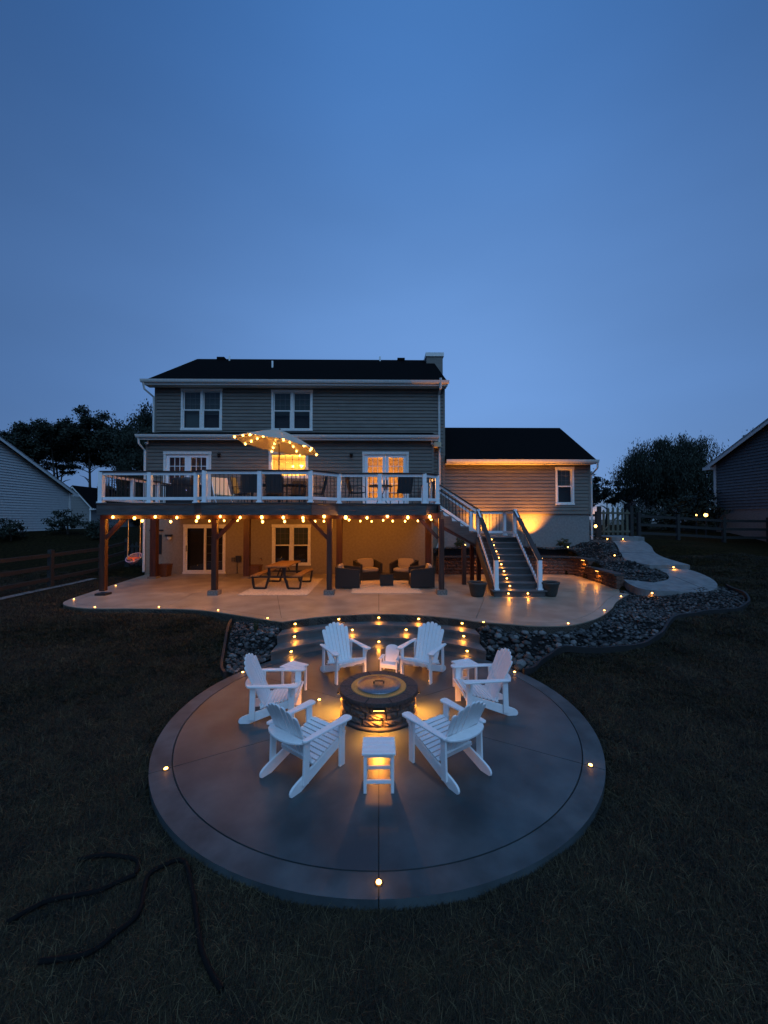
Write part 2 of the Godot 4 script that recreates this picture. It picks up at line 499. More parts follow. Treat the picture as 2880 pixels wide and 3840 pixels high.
func make_ground() -> void:
	# exclusion polygons for grass and clamping
	var e := front_edge()
	patio_poly = e.duplicate()
	patio_poly.append_array(PackedVector2Array([Vector2(7.7, 12.5), Vector2(7.85, 13.7), Vector2(8.05, 15.5), Vector2(7.6, 16.2), Vector2(-9.45, 16.25)]))
	var right_bed := PackedVector2Array([Vector2(2.1, 8.72), Vector2(2.1, 7.78), Vector2(2.3, 7.52), Vector2(2.51, 7.18)])
	var rb_edge := curve_pts([Vector2(2.55, 7.1), Vector2(2.8, 7.17), Vector2(3.15, 7.5), Vector2(3.58, 7.7), Vector2(4.09, 7.74), Vector2(4.57, 7.7), Vector2(5.18, 7.85), Vector2(5.9, 8.31), Vector2(6.53, 8.92), Vector2(7.2, 9.45), Vector2(7.8, 9.62), Vector2(8.46, 9.71), Vector2(9.06, 9.88), Vector2(9.86, 10.46), Vector2(10.35, 11.1), Vector2(10.75, 12.1)], 5)
	right_bed.append_array(rb_edge)
	right_bed.append_array(PackedVector2Array([Vector2(10.5, 12.3), Vector2(9.5, 11.6), Vector2(8.7, 11.4), Vector2(7.75, 11.6), Vector2(7.55, 12.3), Vector2(7.2, 11.5), Vector2(6.35, 10.62), Vector2(5.7, 9.82), Vector2(4.85, 8.9), Vector2(4.0, 8.36), Vector2(3.35, 8.3), Vector2(2.77, 8.46)]))
	var left_bed := PackedVector2Array([Vector2(-2.1, 8.72), Vector2(-2.6, 8.95), Vector2(-3.38, 9.32), Vector2(-3.12, 8.2), Vector2(-2.86, 7.35), Vector2(-2.66, 7.0), Vector2(-2.5, 7.2), Vector2(-2.3, 7.5), Vector2(-2.1, 7.78)])
	var upper_bed := PackedVector2Array([Vector2(2.3, 16.2), Vector2(7.75, 16.2), Vector2(8.15, 15.6), Vector2(8.15, 14.9), Vector2(7.9, 13.4), Vector2(7.85, 12.6), Vector2(8.4, 11.95), Vector2(9.0, 12.3), Vector2(9.55, 12.75), Vector2(9.75, 13.4), Vector2(9.55, 13.9), Vector2(9.2, 14.5), Vector2(9.6, 15.6), Vector2(10.1, 16.7), Vector2(10.5, 17.6), Vector2(10.3, 18.3), Vector2(9.2, 18.3), Vector2(9.2, 16.95), Vector2(2.3, 16.95)])
	bed_polys = [right_bed, left_bed, upper_bed]
	slab_polys = [curve_pts([Vector2(7.85, 12.55), Vector2(7.72, 11.95), Vector2(7.85, 11.5), Vector2(8.7, 11.3), Vector2(9.6, 11.35), Vector2(10.3, 11.85), Vector2(10.75, 12.55), Vector2(10.95, 13.3), Vector2(10.95, 13.85)], 5), curve_pts([Vector2(9.65, 13.9), Vector2(9.25, 14.55), Vector2(9.6, 15.5), Vector2(10.15, 16.6), Vector2(10.55, 17.6)], 5)]
	slab_polys[0].append_array(curve_pts([Vector2(9.85, 13.85), Vector2(9.75, 13.2), Vector2(9.3, 12.55), Vector2(8.6, 12.2)], 5))
	slab_polys[1].append_array(curve_pts([Vector2(11.95, 17.6), Vector2(11.6, 16.6), Vector2(11.05, 15.6), Vector2(10.9, 14.8), Vector2(11.1, 13.9)], 5))
	# one ground sheet: fine near, coarse far
	var xs: Array = []
	var v := -15.0
	while v <= 15.01:
		xs.append(v); v += 0.25
	for q in [18.0, 22.0, 28.0, 40.0, 60.0, 90.0, 140.0, 220.0]:
		xs.append(q); xs.push_front(-q)
	var ds: Array = [-40.0, -20.0, -8.0, -3.0, -1.0]
	v = 0.0
	while v <= 19.01:
		ds.append(v); v += 0.25
	for q in [21.0, 24.0, 28.0, 34.0, 45.0, 60.0, 90.0, 140.0, 220.0, 320.0]:
		ds.append(q)
	var grid: Array = []
	for d in ds:
		var row: Array = []
		for x in xs:
			var h := ground_h(x, d)
			var pp := Vector2(x, d)
			var rc := Vector2(x, d - CD).length()
			if rc < CR + 0.05: h = minf(h, -0.1)
			if x > -9.6 and x < 8.4 and d > 7.8 and d < 16.5:
				if Geometry2D.is_point_in_polygon(pp, patio_poly): h = minf(h, U - 0.22)
				if absf(x) < SX + 0.2 and rc < 3.7: h = minf(h, -0.1 if rc < 3.3 else 0.05)
			for b in bed_polys:
				if Geometry2D.is_point_in_polygon(pp, b): h -= 0.1
			if Geometry2D.is_point_in_polygon(pp, slab_polys[0]): h = minf(h, walk_h(pp) - 0.2)
			if Geometry2D.is_point_in_polygon(pp, slab_polys[1]): h = minf(h, walk2_h(pp) - 0.2)
			if x > -9.7 and x < 9.3 and d > 16.2 and d < 25.0: h = 0.2
			row.append(V(x, h, d))
		grid.append(row)
	var st := new_st(true)
	for i in ds.size() - 1:
		for j in xs.size() - 1:
			quad(st, grid[i][j], grid[i + 1][j], grid[i + 1][j + 1], grid[i][j + 1])
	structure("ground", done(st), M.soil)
	for i in 77:
		var row := PackedFloat32Array()
		for j in 121: row.append(grid[i + 5][j + 8].y)
		height_grid.append(row)

func mesh_h(x: float, d: float) -> float:      # height of the ground sheet itself, near field
	var fx := clampf((x + 15.0) / 0.25, 0.0, 119.99)
	var fd := clampf(d / 0.25, 0.0, 75.99)
	var i := int(fd); var j := int(fx)
	var a: float = lerpf(height_grid[i][j], height_grid[i][j + 1], fx - j)
	var b: float = lerpf(height_grid[i + 1][j], height_grid[i + 1][j + 1], fx - j)
	return lerpf(a, b, fd - i)

# a sheet laid over the terrain inside a plan polygon
func draped(poly: PackedVector2Array, step: float, lift: float) -> ArrayMesh:
	var pts := PackedVector2Array()
	var n := poly.size()
	for i in n:
		var a := poly[i]; var b := poly[(i + 1) % n]
		var k := maxi(1, int(a.distance_to(b) / step))
		for j in k: pts.append(a.lerp(b, float(j) / k))
	var lo := poly[0]; var hi := poly[0]
	for p in poly:
		lo = lo.min(p); hi = hi.max(p)
	var x := lo.x + step * 0.5
	while x < hi.x:
		var y := lo.y + step * 0.5
		while y < hi.y:
			var p := Vector2(x + rng.randf_range(-0.2, 0.2) * step, y + rng.randf_range(-0.2, 0.2) * step)
			if Geometry2D.is_point_in_polygon(p, poly): pts.append(p)
			y += step
		x += step
	var idx := Geometry2D.triangulate_delaunay(pts)
	var st := new_st(true)
	for k in range(0, idx.size(), 3):
		var a := pts[idx[k]]; var b := pts[idx[k + 1]]; var c := pts[idx[k + 2]]
		if not Geometry2D.is_point_in_polygon((a + b + c) / 3.0, poly): continue
		if (b - a).cross(c - a) < 0.0:
			var t := b; b = c; c = t
		tri(st, V(a.x, ground_h(a.x, a.y) + lift, a.y), V(c.x, ground_h(c.x, c.y) + lift, c.y), V(b.x, ground_h(b.x, b.y) + lift, b.y))
	return done(st)

func pebble_mesh(seed_: int, rings := 5, sides := 8) -> ArrayMesh:
	var f := FastNoiseLite.new()
	f.seed = seed_
	f.frequency = 0.9
	var st := new_st(true)
	var g: Array = []
	for i in rings + 1:
		var r: Array = []
		for k in sides:
			var el := -PI / 2 + PI * i / rings
			var az := TAU * k / sides
			var dv := Vector3(cos(el) * cos(az), sin(el), cos(el) * sin(az))
			r.append(dv * 0.5 * (1.0 + 0.35 * f.get_noise_3dv(dv * 1.3)))
		g.append(r)
	for i in rings:
		for k in sides:
			var j := (k + 1) % sides
			if i > 0: tri(st, g[i][k], g[i][j], g[i + 1][j])
			if i < rings - 1: tri(st, g[i][k], g[i + 1][j], g[i + 1][k])
	return done(st)

func stone_xf(p: Vector2, size: float, lift: float) -> Transform3D:
	var b := Basis.from_euler(Vector3(rng.randf_range(-0.4, 0.4), rng.randf() * TAU, rng.randf_range(-0.4, 0.4)))
	var s := Vector3(size * rng.randf_range(0.9, 1.35), size * rng.randf_range(0.5, 0.8), size)
	return Transform3D(b * Basis.from_scale(s), V(p.x, ground_h(p.x, p.y) + lift + size * 0.14, p.y))

func rand_in(poly: PackedVector2Array, shrink := 0.0) -> Vector2:
	var lo := poly[0]; var hi := poly[0]
	for p in poly:
		lo = lo.min(p); hi = hi.max(p)
	for k in 400:
		var p := Vector2(rng.randf_range(lo.x, hi.x), rng.randf_range(lo.y, hi.y))
		if not Geometry2D.is_point_in_polygon(p, poly): continue
		if shrink > 0.0:
			var ok := true
			for q in [Vector2(shrink, 0), Vector2(-shrink, 0), Vector2(0, shrink), Vector2(0, -shrink)]:
				if not Geometry2D.is_point_in_polygon(p + q, poly): ok = false
			if not ok: continue
		return p
	return (lo + hi) / 2

func gravel(called: String, poly: PackedVector2Array, singles: int, size0: float, size1: float, rest: int, rest_size: float) -> void:
	var o := structure(called, draped(poly, 0.16, -0.015), M.bed)
	# the stones that can be told apart, largest near the terrace
	for k in singles:
		var p := rand_in(poly, 0.04)
		for t in 3:                      # keep the big cobbles near the terrace steps
			var q := rand_in(poly, 0.04)
			if q.distance_to(Vector2(0, CD)) < p.distance_to(Vector2(0, CD)) and rng.randf() < 0.55: p = q
		var near := clampf((p.distance_to(Vector2(0, CD)) - 3.0) / 5.0, 0.0, 1.0)
		var s := lerpf(size1, size0, near) * rng.randf_range(0.55, 1.15)
		var pale := rng.randf() < 0.18
		part(o, "stone", cache["pebble%d" % rng.randi_range(0, 4)], M["stone2"] if pale else M["stone%d" % [0, 1, 3][rng.randi_range(0, 2)]], stone_xf(p, s, 0.0))
	var mm := MultiMesh.new()
	mm.transform_format = MultiMesh.TRANSFORM_3D
	mm.use_colors = true
	mm.mesh = cache["pebble_low"]
	mm.instance_count = rest
	for k in rest:
		var p := rand_in(poly, 0.02)
		mm.set_instance_transform(k, stone_xf(p, rest_size * rng.randf_range(0.5, 1.4), -0.01))
		var t := pow(rng.randf(), 3.0) * 0.1 + 0.012
		mm.set_instance_color(k, Color(t * rng.randf_range(0.95, 1.08), t, t * rng.randf_range(0.9, 1.02)))
	var mi := MultiMeshInstance3D.new()
	mi.multimesh = mm
	mi.material_override = M.gravel_mix
	mi.name = "small_stones"
	mi.set_meta("kind", "stuff")
	o.add_child(mi, true)

func make_terrace() -> void:
	# round terrace: base, six panels between radial joints, and a border band
	var circ := PackedVector2Array()
	for k in 96: circ.append(Vector2(cos(TAU * k / 96), sin(TAU * k / 96)) * (CR - 0.03) + Vector2(0, CD))
	var o := structure("round_terrace", slab(circ, flat(-0.02), 0.14), M.joint)
	var gap := 0.009
	for s in 6:
		var a0 := -PI / 2 + TAU * s / 6.0
		var a1 := a0 + TAU / 6.0
		for ring in 2:
			var r0: float = [0.05, CR - 0.222][ring]
			var r1: float = [CR - 0.236, CR][ring]
			var poly := PackedVector2Array()
			var n := 20
			for k in n + 1:
				var t := lerpf(a0 + gap / 2 / r1, a1 - gap / 2 / r1, float(k) / n)
				poly.append(Vector2(cos(t), sin(t)) * r1 + Vector2(0, CD))
			for k in n + 1:
				var t := lerpf(a1 - gap / 2 / r0, a0 + gap / 2 / r0, float(k) / n)
				poly.append(Vector2(cos(t), sin(t)) * r0 + Vector2(0, CD))
			part(o, "concrete_panel" if ring == 0 else "border_panel", slab(poly, flat(0.0), 0.05 if ring == 0 else 0.13), M.concrete if ring == 0 else M.concrete_band)
	# curved steps up to the patio
	var st := thing("curved_steps", "wide curved grey concrete steps with small lights leading up from the round terrace", "steps", V(0, 0, 8.6))
	for k in 2:
		var r0: float = [CR - 0.02, 3.2][k]
		var r1: float = [3.2, 3.52][k]
		var top: float = [0.178, 0.357][k]
		var poly := PackedVector2Array()
		for i in 33: poly.append(arc_pt(r0, -SX + 2 * SX * i / 32.0))
		for i in 33: poly.append(arc_pt(r1 + 0.01, SX - 2 * SX * i / 32.0))
		var mi := part(st, "tread", slab(poly, flat(top), top + 0.04), M.step)
		mi.position = -st.position
		# nosing lip, slightly proud
		var lip := PackedVector2Array()
		for i in 33: lip.append(arc_pt(r0 - 0.022, -SX + 2 * SX * i / 32.0))
		for i in 33: lip.append(arc_pt(r0 + 0.03, SX - 2 * SX * i / 32.0))
		var li := part(st, "nosing", slab(lip, flat(top + 0.003), 0.05), M.step)
		li.position = -st.position
	# upper patio
	var e := front_edge()
	var inner := inset_line(e, 0.26)
	var o2 := structure("upper_patio", slab(patio_poly, flat(U - 0.02), 0.16), M.joint)
	var panel := inner.duplicate()
	panel.append_array(PackedVector2Array([Vector2(7.7, 12.5), Vector2(7.85, 13.7), Vector2(8.05, 15.5), Vector2(7.6, 16.1), Vector2(-9.1, 16.29)]))
	var cuts := [  # joints: each a line through a point, along a direction
		[Vector2(0, 10), Vector2(0, 1)], [Vector2(-2.1, 8.6), Vector2(-0.28, 0.96)], [Vector2(2.1, 8.6), Vector2(0.33, 0.94)], [Vector2(0, 12.1), Vector2(1, 0)], [Vector2(-5.4, 10), Vector2(-0.1, 0.99)]]
	var pieces: Array = [panel]
	for c in cuts:
		var nd: Vector2 = c[1].normalized()
		var nn := Vector2(-nd.y, nd.x)
		var out: Array = []
		for pc in pieces:
			for side in [-1.0, 1.0]:
				var a: Vector2 = c[0] + nn * side * 0.005
				var half := PackedVector2Array([a - nd * 40, a + nd * 40, a + nd * 40 + nn * side * 60, a - nd * 40 + nn * side * 60])
				for r in Geometry2D.intersect_polygons(pc, half):
					if r.size() >= 3: out.append(r)
		pieces = out
	for pc in pieces:
		part(o2, "concrete_panel", slab(pc, flat(U), 0.06), M.patio)
	var seg := 0
	while seg < e.size() - 1:
		var to := mini(seg + 9, e.size() - 1)
		var poly := PackedVector2Array()
		for i in range(seg, to + 1): poly.append(e[i])
		for i in range(to, seg - 1, -1): poly.append(inner[i] + (e[i] - inner[i]) * 0.04)
		part(o2, "border_panel", slab(poly, flat(U + 0.001), 0.18), M.patio)
		seg = to

func edging(called: String, pts: PackedVector2Array, label: String) -> void:
	var st := new_st()
	for i in pts.size() - 1:
		var a := V(pts[i].x, ground_h(pts[i].x, pts[i].y) + 0.03, pts[i].y)
		var b := V(pts[i + 1].x, ground_h(pts[i + 1].x, pts[i + 1].y) + 0.03, pts[i + 1].y)
		st_box(st, bar_xf(a, b + (b - a).normalized() * 0.01, 0.05, 0.12))
	var o := part(self, called, done(st), M.edging)
	tag(o, label, "edging")

func block_mesh(seed_: int) -> ArrayMesh:      # unit block, split stone face on +z
	var f := FastNoiseLite.new()
	f.seed = seed_
	f.frequency = 1.6
	var st := new_st()
	var nx := 5; var ny := 4
	var g: Array = []
	for j in ny + 1:
		var r: Array = []
		for i in nx + 1:
			var x := -0.49 + 0.98 * i / nx; var y := -0.49 + 0.98 * j / ny
			var edge := 1.0 if i > 0 and i < nx and j > 0 and j < ny else 0.0
			r.append(Vector3(x + edge * 0.06 * f.get_noise_2d(x * 3, y * 3 + 9), y + edge * 0.05 * f.get_noise_2d(x * 3 + 7, y * 3), 0.4 + edge * (0.1 + 0.22 * f.get_noise_2d(x * 2.2, y * 2.2))))
		g.append(r)
	for j in ny:
		for i in nx: quad(st, g[j][i], g[j + 1][i], g[j + 1][i + 1], g[j][i + 1])
	var b := Vector3(0, 0, -0.5)
	var c00: Vector3 = g[0][0]; var c10: Vector3 = g[0][nx]; var c01: Vector3 = g[ny][0]; var c11: Vector3 = g[ny][nx]
	var q00 := Vector3(c00.x, c00.y, b.z); var q10 := Vector3(c10.x, c10.y, b.z); var q01 := Vector3(c01.x, c01.y, b.z); var q11 := Vector3(c11.x, c11.y, b.z)
	quad(st, c01, q01, q11, c11); quad(st, c00, c10, q10, q00); quad(st, c00, q00, q01, c01); quad(st, c10, c11, q11, q10)
	return done(st)

func wall_light(at: Vector3, out: Vector3, label: String, e := 0.05) -> void:      # flat hardscape light under a cap, shining down the stones
	var o := thing("wall_light", label, "light", at, atan2(out.x, out.z), "lights under the capstones")
	bx(o, "housing", M.fixture, 0, 0.012, -0.03, 0.17, 0.018, 0.05)
	bx(o, "lens", M.lens, 0, 0.0, -0.035, 0.14, 0.008, 0.03)
	down_spot(o, Vector3(0, -0.012, 0.05), e * 13.0, 80.0, -PI / 2 - 0.45)

func make_wall() -> void:
	var o := thing("retaining_wall", "curved brown block retaining wall with dark capstones behind the deck stairs", "wall", V(6, U, 16.0))
	var tiers := [[curve_pts([Vector2(2.35, 16.0), Vector2(5, 16.02), Vector2(7.2, 16.02), Vector2(7.85, 15.75), Vector2(7.98, 15.2), Vector2(7.95, 14.6)], 10), 1.27, 5], [curve_pts([Vector2(7.97, 14.9), Vector2(7.86, 14.0), Vector2(7.74, 13.0), Vector2(7.68, 12.45)], 10), 1.02, 3]]
	for t in tiers:
		var line: PackedVector2Array = t[0]
		var courses: int = t[2]
		var capt := 0.06
		var hh: float = (float(t[1]) - capt - U) / courses
		var length := 0.0
		for i in line.size() - 1: length += line[i].distance_to(line[i + 1])
		for c in courses:
			var s := -rng.randf() * 0.25
			while s < length:
				var w := rng.randf_range(0.26, 0.44)
				var a := maxf(s, 0.0)
				var b := minf(s + w, length)
				if b - a > 0.08:
					var mid := along(line, (a + b) / 2)
					var tv := (along(line, minf((a + b) / 2 + 0.05, length)) - along(line, maxf((a + b) / 2 - 0.05, 0))).normalized()
					var nrm := Vector2(tv.y, -tv.x)       # towards the patio
					var bs := Basis(Vector3(tv.x, 0, -tv.y) * (b - a - 0.008), Vector3.UP * (hh - 0.008), Vector3(nrm.x, 0, -nrm.y) * 0.24)
					var mi := part(o, "block", cache["block%d" % rng.randi_range(0, 3)], M.wall_block, Transform3D(bs, V(mid.x, U + hh * (c + 0.5), mid.y) - o.position))
				s += w
		var s2 := 0.0
		while s2 < length - 0.1:
			var b2 := minf(s2 + 0.46, length)
			var p0 := along(line, s2 + 0.004); var p1 := along(line, b2 - 0.004)
			var a3 := V(p0.x, float(t[1]) - capt / 2, p0.y) - o.position; var b3 := V(p1.x, float(t[1]) - capt / 2, p1.y) - o.position
			part(o, "capstone", unit_box, M.cap, bar_xf(a3, b3, 0.34, capt))
			s2 = b2
	wall_light(V(4.05, 1.2, 15.86), Vector3(0, 0, 1), "wall light glowing on the blocks behind the left stair rail", 0.045)
	wall_light(V(6.55, 1.2, 15.86), Vector3(0, 0, 1), "wall light glowing just right of the right stair rail", 0.045)
	wall_light(V(7.86, 1.2, 15.0), Vector3(-1, 0, 0.15), "wall light under the higher capstones right of the stairs", 0.05)
	wall_light(V(7.7, 0.95, 13.75), Vector3(-1, 0, 0.1), "wall light under the lower capstones nearest the walkway", 0.05)

func along(line: PackedVector2Array, s: float) -> Vector2:
	for i in line.size() - 1:
		var l := line[i].distance_to(line[i + 1])
		if s <= l: return line[i].lerp(line[i + 1], s / l)
		s -= l
	return line[line.size() - 1]

func make_walk() -> void:
	var w1 := structure("walkway_slab", slab(slab_polys[0], walk_h, 0.24), M.walk)
	var w2 := structure("walkway_slab", slab(slab_polys[1], walk2_h, 0.24), M.walk)
	var land := PackedVector2Array([Vector2(10.6, 17.75), Vector2(12.1, 17.75), Vector2(12.3, 18.5), Vector2(12.2, 19.6), Vector2(10.5, 19.6)])
	structure("gate_landing", slab(land, flat(1.97), 0.25), M.walk)
	# rough slab edges: a shallow control joint strip across each walk
	bar(w1, "joint", M.joint, V(9.6, walk_h(Vector2(9.6, 11.4)) + 0.002, 11.4), V(9.75, walk_h(Vector2(9.75, 12.9)) + 0.002, 12.9), 0.012, 0.006)
	bar(w2, "joint", M.joint, V(9.65, walk2_h(Vector2(9.65, 15.6)) + 0.002, 15.6), V(11.0, walk2_h(Vector2(11.0, 15.6)) + 0.002, 15.6), 0.012, 0.006)

# ------------------------------------------------------------------ small lights
func step_light(at: Vector3, out: Vector3, called: String, label: String, group: String, e := 0.010) -> void:
	var o := thing(called, label, "light", at, atan2(out.x, out.z), group)
	var st := new_st()
	cube(st, -0.04, 0.04, -0.03, 0.03, 0.0, 0.012)
	cube(st, -0.04, 0.04, 0.022, 0.03, 0.012, 0.045)
	part(o, "housing", done(st), M.fixture)
	part(o, "lens", cache.dome, M.lens, Transform3D(Basis.from_scale(Vector3(0.05, 0.038, 0.03)), Vector3(0, 0, 0.016)))
	down_spot(o, Vector3(0, 0.0, 0.05), e * 20.0, 78.0, -PI / 2 - 0.35)

func edge_light(at: Vector3, label: String, group: String, e := 0.003) -> void:      # round light let into the paving
	var o := thing("paving_light", label, "light", at, 0.0, group)
	part(o, "rim", cache.disc, M.fixture, Transform3D(Basis.from_scale(Vector3(0.07, 0.006, 0.07)), Vector3(0, 0.003, 0)))
	part(o, "lens", cache.dome_up, M.lens, Transform3D(Basis.from_scale(Vector3(0.042, 0.026, 0.042)), Vector3(0, 0.006, 0)))
	omni(o, Vector3(0, 0.05, 0), e, 0.015)

func make_small_lights() -> void:
	var g := "step lights on the curved steps"
	var rows := [["top", 3.52, U, [-1.86, -0.93, 0.0, 0.93, 1.86]], ["middle", 3.2, 0.357, [-1.8, -0.6, 0.62, 1.82]], ["lowest", CR - 0.02, 0.178, [-1.78, -0.9, 0.0, 0.9, 1.8]]]
	for r in rows:
		var xs: Array = r[3]
		for k in xs.size():
			var p := arc_pt(r[1], xs[k])
			var nrm := (Vector2(0, CD) - p).normalized()
			step_light(V(p.x, float(r[2]) - 0.085, p.y), Vector3(nrm.x, 0, -nrm.y), "step_light", "step light on the %s curved riser, %s from the left" % [r[0], ORD[k]], g)
	g = "paving lights round the terrace"
	for a in [[-2.45, 7.16, "in the terrace rim beside the left cobble bed"], [2.45, 7.11, "in the terrace rim beside the right cobble bed"], [-2.35, 4.42, "in the left rim of the round terrace"], [2.37, 4.42, "in the right rim of the round terrace"], [0.0, 3.03, "in the near rim of the round terrace"], [-0.91, 6.06, "in the paving left of the fire pit"], [0.87, 6.73, "in the paving behind the fire pit, under a white chair"]]:
		edge_light(V(a[0], 0.0, a[1]), "small round light set %s" % a[2], g)
	g = "paving lights along the patio edge"
	var pl := [[-8.84, 13.35], [-8.5, 11.1], [-7.19, 10.08], [-5.58, 10.08], [-3.93, 9.7], [-2.5, 8.9], [2.26, 8.5], [4.04, 8.37], [5.5, 9.55], [7.0, 11.3]]
	for k in pl.size():
		edge_light(V(pl[k][0], U, pl[k][1]), "small round light in the upper patio edge, %s from the left" % ORD[k], g)
	g = "step lights on the walkway"
	step_light(V(8.0, 0.61, 11.44), Vector3(-0.5, 0, 1), "step_light", "step light at the patio end of the walkway slab", g, 0.006)
	step_light(V(10.45, 1.07, 13.84), Vector3(0, 0, 1), "step_light", "step light on the riser between the two walkway slabs", g)
	step_light(V(11.1, 1.88, 17.74), Vector3(0, 0, 1), "step_light", "step light on the riser below the garden gate", g)

# ------------------------------------------------------------------ fire pit and white furniture
func wedge_poly(r0: float, r1: float, a0: float, a1: float, n := 5) -> PackedVector2Array:
	var p := PackedVector2Array()
	for k in n + 1: p.append(Vector2(cos(lerpf(a0, a1, float(k) / n)), sin(lerpf(a0, a1, float(k) / n))) * r1)
	for k in n + 1: p.append(Vector2(cos(lerpf(a1, a0, float(k) / n)), sin(lerpf(a1, a0, float(k) / n))) * r0)
	return p

func make_fire_pit() -> void:
	var o := thing("fire_pit", "round dark stone fire pit with a steel lid in the middle of the terrace", "fire pit", V(0, 0, 5.68))
	part(o, "base_ring", lathe([Vector2(0.0, 0.0), Vector2(0.555, 0.0), Vector2(0.555, 0.045), Vector2(0.3, 0.05)], 48), M.cap)
	part(o, "core", lathe([Vector2(0.3, 0.0), Vector2(0.45, 0.01), Vector2(0.45, 0.31), Vector2(0.34, 0.31), Vector2(0.34, 0.05)], 32), M.block)
	for c in 3:
		var n := 15
		var off := rng.randf()
		var a := off
		var k := 0
		while a < off + TAU - 0.12:
			var w: float = minf(TAU / n * rng.randf_range(0.7, 1.35), off + TAU - a)
			var mid := a + w / 2
			var r := 0.455
			var od := Vector3(cos(mid), 0, sin(mid))
			var tv := Vector3(-sin(mid), 0, cos(mid))
			part(o, "block", cache["block%d" % rng.randi_range(0, 3)], M.block, Transform3D(Basis(tv * (w * 0.5 - 0.006), Vector3.UP * 0.084, od * 0.14), od * r + Vector3.UP * (0.09 + 0.089 * c)))
			a += w
			k += 1
	for k in 10:
		var poly := wedge_poly(0.385, 0.56, TAU * k / 10 + 0.006, TAU * (k + 1) / 10 - 0.006)
		var m := extrude(poly, 0.058, 0.006)
		part(o, "capstone", m, M.cap, Transform3D(Basis(Vector3.RIGHT, PI / 2), Vector3(0, 0.343, 0)))
	part(o, "burner_ring", lathe([Vector2(0.3, 0.33), Vector2(0.3, 0.379), Vector2(0.39, 0.381), Vector2(0.396, 0.372), Vector2(0.39, 0.33)], 48, false), M.bronze)
	var lid := part(o, "lid", lathe([Vector2(0.312, 0.382), Vector2(0.314, 0.392), Vector2(0.306, 0.398), Vector2(0.15, 0.404), Vector2(0.0, 0.405)], 56), M.steel)
	var hs := new_st()
	st_tube(hs, [Vector3(-0.07, 0.4, 0.0), Vector3(-0.07, 0.432, 0.0), Vector3(-0.05, 0.44, 0.0), Vector3(0.05, 0.44, 0.0), Vector3(0.07, 0.432, 0.0), Vector3(0.07, 0.4, 0.0)], [0.012, 0.012, 0.012, 0.012, 0.012, 0.012], 8)
	part(lid, "handle", done(hs), M.black)
	var names := ["facing the camera", "on the right side", "at the back", "on the left side"]
	for k in 4:
		var a := PI / 2 * k
		var od := Vector3(sin(a), 0, cos(a))
		wall_light(o.position + od * 0.535 + Vector3.UP * 0.295, od, "fire pit light under the capstones %s" % names[k], 0.17)

func mirror(poly: PackedVector2Array) -> PackedVector2Array:
	var o := PackedVector2Array()
	for p in poly: o.append(Vector2(-p.x, p.y))
	return o

